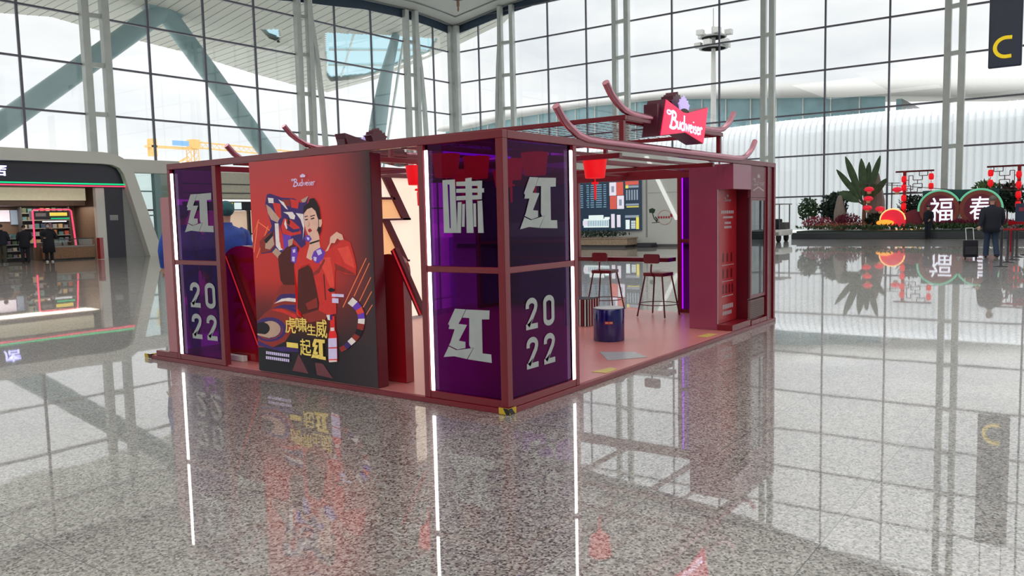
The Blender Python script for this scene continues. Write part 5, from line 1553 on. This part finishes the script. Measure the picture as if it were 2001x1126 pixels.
tag(MB().box(19.13, 20.83, -1.623, -1.617, .90, .95).box(20.93, 22.22, -1.623, -1.617, .90, .95).box(22.32, 23.61, -1.623, -1.617, .90, .95).box(19.06, 19.062, -3.2, -1.66, .93, .98).build('queue_belt', 'gloss_red'), 'taut red queue belt running between the black barrier posts', 'belt')
ntc = thing('notice_stand', 'dark notice board on a slim post behind the red queue belt at the photo edge', 'notice', (25, -1.75, 0))
MB().box(24.97, 25.03, -2.15, -1.45, 1.05, 1.62).build('notice_panel', 'sign_blue', ntc)
MB().box(24.96, 24.97, -2.05, -1.55, 1.38, 1.5).build('printed_band', 'board_dark', ntc)
MB().tube([(25, -1.8, .02), (25, -1.8, 1.05)], .03, 8).build('post', 'near_black', ntc)
MB().lathe([(.2, 0), (.2, .02), (.03, .04)], (25, -1.8, 0), 16).build('base', 'near_black', ntc)
rb = thing('red_railing', 'low red railing behind the notice stand at the photo edge', 'railing', (27, -1.6, 0))
for y in (-2.6, -1.9, -1.2):
    MB().box(26.98, 27.03, y - .03, y + .03, 0, 1.02).build('rail_post', 'gloss_red', rb)
MB().box(26.97, 27.04, -2.7, -1.1, .92, 1.05).build('rail_bar', 'gloss_red', rb)
sg = thing('island_sign', 'dark blue hanging sign with a yellow letter C at the top right corner', 'sign', (33, -.32, 7.05))
MB().box(32.9, 33.1, -.90, .25, 7.06, 12.6).build('sign_box', 'sign_blue', sg, bev=.05)
CS = PX(32.885)
mb = MB(); stroke(mb, [(.56, 8.19), (.36, 8.20)] + arc(.36, 7.83, .38, .37, 90, 270, 16) + [(.36, 7.46), (.55, 7.47)], .14, CS, 0, 0, .006)
mb.build('letter', 'sign_yellow', sg)
for y in (-.7, .05):
    MB().tube([(33, y, 12.6), (33, y, ceil_z(33, y) - .02)], .02, 6).build('hanger_rod', 'steel', sg)
cp = thing('ceiling_speaker', 'small dark fitting hanging from the white ceiling near the hall corner', 'speaker', (25, 21.2, 11.4))
MB().tube([(25, 21.2, 12.2), (25, 21.2, ceil_z(25, 21.2) - .02)], .015, 6).build('drop_rod', 'steel', cp)
MB().lathe([(.05, 12.25), (.28, 12.1), (.26, 11.85), (.08, 11.8)], (25, 21.2, 0), 16).build('speaker_body', 'sign_blue', cp)
MB().lathe([(.07, 11.8), (.07, 11.55), (.03, 11.5), (.05, 11.4), (.03, 11.3)], (25, 21.2, 0), 10).build('hanging_tip', 'wood', cp)

# ================================================================ PEOPLE
def skin_mesh(name, nodes, edges, m, parent, sub=2, extra=None):
    """one continuous surface grown over a skeleton; nodes: key -> (co, rx, ry)"""
    keys = list(nodes)
    me = bpy.data.meshes.new(name)
    me.from_pydata([nodes[k][0] for k in keys], [(keys.index(a), keys.index(b)) for a, b in edges], [])
    o = bpy.data.objects.new(name, me)
    COL.objects.link(o)
    sk = o.modifiers.new('skin', 'SKIN')
    sk.use_smooth_shade = True
    for i, k in enumerate(keys):
        r = nodes[k][1:]
        v = me.skin_vertices[0].data[i]
        v.radius = (r[0], r[-1])
        v.use_root = (i == 0)
    ss = o.modifiers.new('sub', 'SUBSURF')
    ss.levels = sub
    ss.render_levels = sub
    dg = bpy.context.evaluated_depsgraph_get()
    me2 = bpy.data.meshes.new_from_object(o.evaluated_get(dg))
    bpy.data.objects.remove(o)
    if extra is not None:
        bm = bmesh.new()
        bm.from_mesh(me2)
        vs_ = [bm.verts.new(p) for p in extra.v]
        for f in extra.f:
            try:
                bm.faces.new([vs_[i] for i in f]).smooth = True
            except ValueError:
                pass
        bm.to_mesh(me2)
        bm.free()
    me2.name = name
    me2.materials.clear()
    me2.materials.append(M[m])
    ob = bpy.data.objects.new(name, me2)
    COL.objects.link(ob)
    ob.parent = parent
    return ob

def hand(mb, wrist, d, out, curl=.4, k=1.0):
    """palm, four unequal bent fingers and a thumb leaving the side of the palm"""
    w = Vector(wrist); d = Vector(d).normalized()
    n = d.cross(Vector(out)).normalized()
    s_ = n.cross(d).normalized()
    mb.tube([w, w + d * .04 * k, w + d * .085 * k], [.026 * k, .037 * k, .033 * k], 8)
    for i, (off, ln) in enumerate(((-.027, .068), (-.009, .076), (.009, .072), (.026, .056))):
        p0 = w + d * .08 * k + s_ * off * k
        p1 = p0 + (d + n * curl * .5).normalized() * ln * .5 * k
        p2 = p1 + (d * (1 - curl) + n * curl * 1.6).normalized() * ln * .5 * k
        mb.tube([p0, p1, p2], [.0095 * k, .009 * k, .0065 * k], 6)
    t0 = w + d * .03 * k - s_ * .03 * k
    mb.tube([t0, t0 - s_ * .03 * k + d * .028 * k, t0 - s_ * .038 * k + d * .058 * k + n * .01], [.011 * k, .010 * k, .007 * k], 6)

def person(label, loc, rz, H, P, top, legs, shoes, hair, cat='person', long_top=False, hem=.86, extras=None, hair_len=0.0, bulk=1.0):
    """faces local +X; P overrides joints (given for a 1.75 m figure)"""
    k = H / 1.75
    root = thing('person', label, cat, loc, None, rz)
    J = dict(pel=(0, 0, .93), waist=(0, 0, 1.06), chest=(.01, 0, 1.27), neck=(0, 0, 1.47), neck2=(.012, 0, 1.53), head0=(.03, 0, 1.585), head1=(.02, 0, 1.665), head2=(.005, 0, 1.725),
             shL=(0, .185, 1.40), shR=(0, -.185, 1.40), elL=(-.02, .245, 1.13), elR=(-.02, -.245, 1.13), wrL=(.06, .25, .89), wrR=(.06, -.25, .89),
             hipL=(0, .09, .90), hipR=(0, -.09, .90), knL=(.02, .10, .49), knR=(.02, -.10, .49), anL=(-.02, .105, .09), anR=(-.02, -.105, .09))
    J.update(P)
    V = {a: tuple(Vector(b) * k) for a, b in J.items()}
    thin = dict(waist=.8, chest=.78, shL=.7, shR=.7, elL=.72, elR=.72, pel=.8, hipL=.75, hipR=.75, knL=.75, knR=.75, anL=.7, anR=.7)
    R_ = dict(pel=(.125, .10), waist=(.125, .095), chest=(.15, .105), neck=(.060, .055), neck2=(.050, .050), head0=(.066, .072), head1=(.075, .092), head2=(.060, .075), shL=(.062, .062), shR=(.062, .062),
              elL=(.043, .043), elR=(.043, .043), wrL=(.030, .028), wrR=(.030, .028), hipL=(.085, .085), hipR=(.085, .085), knL=(.056, .056), knR=(.056, .056), anL=(.040, .040), anR=(.040, .040))
    E_ = [('pel', 'waist'), ('waist', 'chest'), ('chest', 'neck'), ('neck', 'neck2'), ('neck2', 'head0'), ('head0', 'head1'), ('head1', 'head2'), ('chest', 'shL'), ('chest', 'shR'), ('shL', 'elL'), ('shR', 'elR'),
          ('elL', 'wrL'), ('elR', 'wrR'), ('pel', 'hipL'), ('pel', 'hipR'), ('hipL', 'knL'), ('hipR', 'knR'), ('knL', 'anL'), ('knR', 'anR')]
    ex = MB()
    for s_ in ('L', 'R'):
        w, e = Vector(V['wr' + s_]), Vector(V['el' + s_])
        hand(ex, w - (w - e).normalized() * .01, (w - e), (0, 1 if s_ == 'R' else -1, 0), .5, k)
        a = Vector(V['an' + s_])
    h0 = Vector(V['head1'])
    # nose, ears, brow
    ex.ell(h0 + Vector((.098, 0, -.012)) * k, (.016 * k, .012 * k, .026 * k), 8, 6)
    for s_ in (1, -1):
        ex.ell(h0 + Vector((-.005, .080 * s_, -.01)) * k, (.018 * k, .010 * k, .030 * k), 8, 6)
    skin_mesh('body', {a: (V[a],) + tuple(x * k * thin.get(a, 1) for x in R_[a]) for a in R_}, E_, 'skin', root, 2, ex)
    eb = MB(); mo = MB()
    for s_ in (1, -1):
        eb.ell(h0 + Vector((.083, .030 * s_, .012)) * k, (.010 * k, .012 * k, .007 * k), 8, 5)
    eb.build('eyes', 'hair', root, local=True)
    mo.ell(h0 + Vector((.088, 0, -.062)) * k, (.008 * k, .022 * k, .007 * k), 8, 5)
    mo.build('mouth', 'lip', root, local=True)
    # top: torso rings and sleeves
    ch, pv_, nk = Vector(V['chest']), Vector(V['pel']), Vector(V['neck'])
    def ring_shell(mb, rings, n=20):
        vs_, fs = [], []
        for c, rx, ry in rings:
            for q in range(n):
                th = 2 * PI * q / n
                ct, st = math.cos(th), math.sin(th)
                vs_.append(Vector(c) + Vector((rx * k * math.copysign(abs(ct) ** .85, ct), ry * k * math.copysign(abs(st) ** .85, st), 0)))
        for i_ in range(len(rings) - 1):
            for q in range(n):
                fs.append((i_ * n + q, i_ * n + (q + 1) % n, (i_ + 1) * n + (q + 1) % n, (i_ + 1) * n + q))
        mb.add(vs_, fs + [tuple(range(n - 1, -1, -1)), tuple(range(len(vs_) - n, len(vs_)))], 0, True)
    bx_, by_ = pv_.x / k, pv_.y / k
    cx0 = ch.x / k
    W_ = bulk
    z0_ = hem * (.50 if long_top else 1.0)
    rings = [((bx_ * k, by_ * k, z0_ * k), .165 * W_ + (.03 if long_top else 0), .20 * W_ + (.02 if long_top else 0))]
    rings += [((bx_ * k, by_ * k, z_ * k), a_ * W_, b_ * W_) for z_, a_, b_ in ((.90, .162, .198), (1.02, .150, .185), (1.15, .155, .195)) if z_ > z0_ + .03]
    rings += [(((cx0 + .0) * k, 0, 1.27 * k), .160 * W_, .212 * W_), ((cx0 * k, 0, 1.36 * k), .145 * W_, .222 * W_), ((cx0 * .8 * k, 0, 1.415 * k), .115 * W_, .195 * W_),
              ((cx0 * .6 * k, 0, 1.455 * k), .088 * W_, .125 * W_), ((cx0 * .8 * k, 0, 1.485 * k), .072, .080), ((cx0 * k, 0, 1.525 * k), .066, .068)]
    mb = MB()
    ring_shell(mb, rings)
    for s_ in ('L', 'R'):
        sh, e, w = Vector(V['sh' + s_]), Vector(V['el' + s_]), Vector(V['wr' + s_])
        sg_ = 1 if s_ == 'L' else -1
        sh = sh + Vector((0, .012 * sg_, -.035)) * k
        cu = e + (w - e) * .94
        m1 = sh.lerp(e, .5) + Vector((0, .008 * sg_, 0)) * k
        mb.tube([sh + Vector((0, -.05 * sg_, .03)) * k, sh, m1, e, e.lerp(cu, .5), cu], [.07 * W_ * k, .082 * W_ * k, .076 * W_ * k, .067 * W_ * k, .060 * W_ * k, .052 * k], 14)
        mb.ell(e, (.066 * W_ * k,) * 3, 12, 8)
    mb.build('jacket', top, root, local=True)
    mb = MB()
    ring_shell(mb, [((bx_ * k, 0, z_ * k), a_, b_) for z_, a_, b_ in ((.82, .10, .14), (.86, .128, .172), (.93, .132, .178), (1.02, .125, .165))])
    for s_ in ('L', 'R'):
        h_, kn, an_ = Vector(V['hip' + s_]), Vector(V['kn' + s_]), Vector(V['an' + s_])
        mb.tube([h_ + Vector((0, 0, .02)) * k, h_.lerp(kn, .45), kn, kn.lerp(an_, .5), an_ + Vector((0, 0, -.035)) * k], [.108 * k, .098 * k, .080 * k, .076 * k, .074 * k], 14)
    mb.build('trousers', legs, root, local=True)
    for s_ in ('L', 'R'):
        a = Vector(V['an' + s_])
        z = max(0.0, a.z - .09 * k)
        mb = MB()
        prof = [(-.085, .030, .06), (-.05, .040, .075), (.03, .044, .078), (.09, .050, .062), (.15, .046, .048), (.185, .028, .034)]
        vs_, n = [], 10
        for x, w, h in prof:
            for q in range(n):
                th = 2 * PI * q / n
                vs_.append(Vector((a.x + x * k, a.y + w * k * math.cos(th), z + max(.004, h * k * (.5 + .5 * math.sin(th))))))
        fs = [(i * n + q, i * n + (q + 1) % n, (i + 1) * n + (q + 1) % n, (i + 1) * n + q) for i in range(len(prof) - 1) for q in range(n)]
        mb.add(vs_, fs + [tuple(range(n - 1, -1, -1)), tuple(range(len(vs_) - n, len(vs_)))], 0, True)
        mb.build('shoe', shoes, root, local=True)
    if hair:
        mb = MB()
        c = h0 + Vector((-.018, 0, .022)) * k
        prof = []
        n, kk = 18, 9
        vs_ = []
        for i in range(kk + 1):
            for j in range(n):
                th = 2 * PI * j / n
                front = max(0, math.cos(th))
                lim = PI * (.66 + hair_len - .28 * front)
                ph = lim * i / kk
                vs_.append(c + Vector((.102 * math.sin(ph) * math.cos(th), .092 * math.sin(ph) * math.sin(th), .098 * math.cos(ph))) * k)
        fs = [(i * n + j, (i + 1) * n + j, (i + 1) * n + (j + 1) % n, i * n + (j + 1) % n) for i in range(kk) for j in range(n)]
        mb.add(vs_, fs, 0, True)
        mb.build('hair', hair, root, local=True)
    if extras:
        extras(root, V, k, h0)
    return root
MT('lip', (0.35, 0.10, 0.09), rough=.5)

def walk(a=.22):
    return dict(knL=(.14, .10, .50), anL=(.05, .105, .10), knR=(-.02, -.10, .49), anR=(-.22, -.105, .11), elL=(-.10, .25, 1.14), wrL=(-.04, .27, .90))
# traveller walking away with the cabin case
HEAD = math.atan2(.25, 1.0)
tr = person('person seen from behind in a dark navy jacket and jeans, pulling a small black suitcase', (23.35, -.98, 0), HEAD, 1.84,
            dict(elL=(-.10, .27, 1.13), wrL=(-.17, .33, .90), knL=(.10, .10, .50), anL=(.10, .12, .09), knR=(.02, -.10, .49), anR=(-.18, -.12, .10), elR=(.02, -.26, 1.14), wrR=(.10, -.24, .92)),
            'navy_cloth', 'jeans', 'black', 'hair_grey', hem=.74, bulk=1.22)
cs = thing('suitcase', 'small black wheeled cabin suitcase with a long handle, pulled by the man in navy', 'suitcase', (22.35, -.55, 0), None, HEAD)
mb = MB()
L3 = lambda x, y, z: (x + .10 * z, y, z)
mb.add([L3(x, y, z) for z in (.06, .56) for x, y in ((-.11, -.19), (.11, -.19), (.11, .19), (-.11, .19))], [(0, 3, 2, 1), (4, 5, 6, 7), (0, 1, 5, 4), (1, 2, 6, 5), (2, 3, 7, 6), (3, 0, 4, 7)])
mb.build('case_body', 'black_cloth', cs, bev=.025, local=True)
MB().box(-.125, -.11, -.15, .15, .14, .38).build('front_pocket', 'near_black', cs, bev=.004, local=True)
for y in (-.14, .14):
    MB().tube([(-.06, y - .02, .035), (-.06, y + .02, .035)], .034, 12).build('wheel', 'black', cs, local=True)
    MB().tube([(.06, y, .012), (.06, y, .06)], .014, 6).build('foot', 'black', cs, local=True)
mb = MB().tube([(.12, -.10, .54), (.36, -.10, .90), (.37, -.10, .915), (.37, .10, .915), (.36, .10, .90), (.12, .10, .54)], .010, 8)
mb.build('pull_handle', 'steel', cs, local=True)
# guard by the planter
def cap_(root, V, k, h0):
    mb = MB().lathe([(.098 * k, .055 * k), (.11 * k, .075 * k), (.115 * k, .10 * k), (.09 * k, .115 * k), (.01, .118 * k)], tuple(h0 + Vector((-.01, 0, -.02)) * k), 16)
    mb.add([tuple(h0 + Vector(p) * k) for p in ((.07, -.07, .04), (.15, -.04, .03), (.15, .04, .03), (.07, .07, .04), (.07, -.07, .05), (.15, -.04, .04), (.15, .04, .04), (.07, .07, .05))], [(0, 1, 2, 3), (7, 6, 5, 4), (0, 4, 5, 1), (1, 5, 6, 2), (2, 6, 7, 3)])
    mb.build('peaked_cap', 'black_cloth', root, local=True)
person('person in a dark uniform and peaked cap standing in front of the left round board', (39.55, 3.32, 0), 2.6, 1.66,
       dict(elL=(-.02, .24, 1.14), wrL=(.12, .19, 1.02), wrR=(.02, -.25, .90)), 'black_cloth', 'navy_cloth', 'black', 'hair', extras=cap_)
# customers at the shop
TOC = math.atan2(-40, -16)
person('person in a dark padded jacket and brown trousers, cut by the left photo edge', (10.12, 35.2, 0), TOC + PI - .6, 1.74, dict(elR=(.08, -.24, 1.16), wrR=(.26, -.18, 1.15)), 'navy_cloth', 'olive_cloth', 'grey', 'hair', bulk=1.2)
person('person in black seen from behind at the magazine shelf', (11.05, 35.2, 0), TOC + PI, 1.70, dict(elL=(.02, .25, 1.15), wrL=(.16, .16, 1.02), elR=(.02, -.25, 1.15), wrR=(.16, -.16, 1.02)), 'black_cloth', 'black_cloth', 'black', 'hair', hem=.72, bulk=1.15)
def mask_phone(root, V, k, h0):
    MB().ell(h0 + Vector((.062, 0, -.045)) * k, (.042 * k, .060 * k, .048 * k), 12, 8).build('face_mask', 'mask', root, local=True)
    c = h0 + Vector((.0, .105, -.03)) * k
    MB().box(c.x - .035, c.x + .035, c.y - .004, c.y + .004, c.z - .07, c.z + .07).build('phone', 'black', root, bev=.003, local=True)
person('person in a long black coat and pale mask holding a phone, facing the hall', (12.02, 35.1, 0), TOC + .15, 1.76,
       dict(elL=(.05, .30, 1.16), wrL=(.08, .15, 1.50), elR=(.03, -.25, 1.14), wrR=(.22, -.20, 1.10)), 'black_cloth', 'black_cloth', 'white', 'hair', long_top=True, extras=mask_phone, bulk=1.2)
# workers in blue gowns behind the booth
def surgical_cap(root, V, k, h0):
    MB().ell(h0 + Vector((-.012, 0, .035)) * k, (.118 * k, .108 * k, .105 * k), 16, 10).build('green_cap', 'cap_green', root, local=True)
    MB().ell(h0 + Vector((-.05, 0, .02)) * k, (.09 * k, .088 * k, .075 * k), 16, 10).build('cap_fold', 'cap_green', root, local=True)
AW = math.atan2(9, 6)
person('person in a blue gown and green cap seen through the gap beside the poster', (1.36, 5.60, 0), AW + .3, 1.80, {}, 'gown_blue', 'gown_blue', 'white', None, long_top=True, extras=surgical_cap, bulk=1.15)
person('person in a blue gown mostly hidden behind the pink outer panel of the booth', (1.50, 6.90, 0), AW - .2, 1.78, dict(elL=(-.02, .26, 1.16), wrL=(.04, .27, .92)), 'gown_blue', 'gown_blue', 'black', None, extras=surgical_cap)
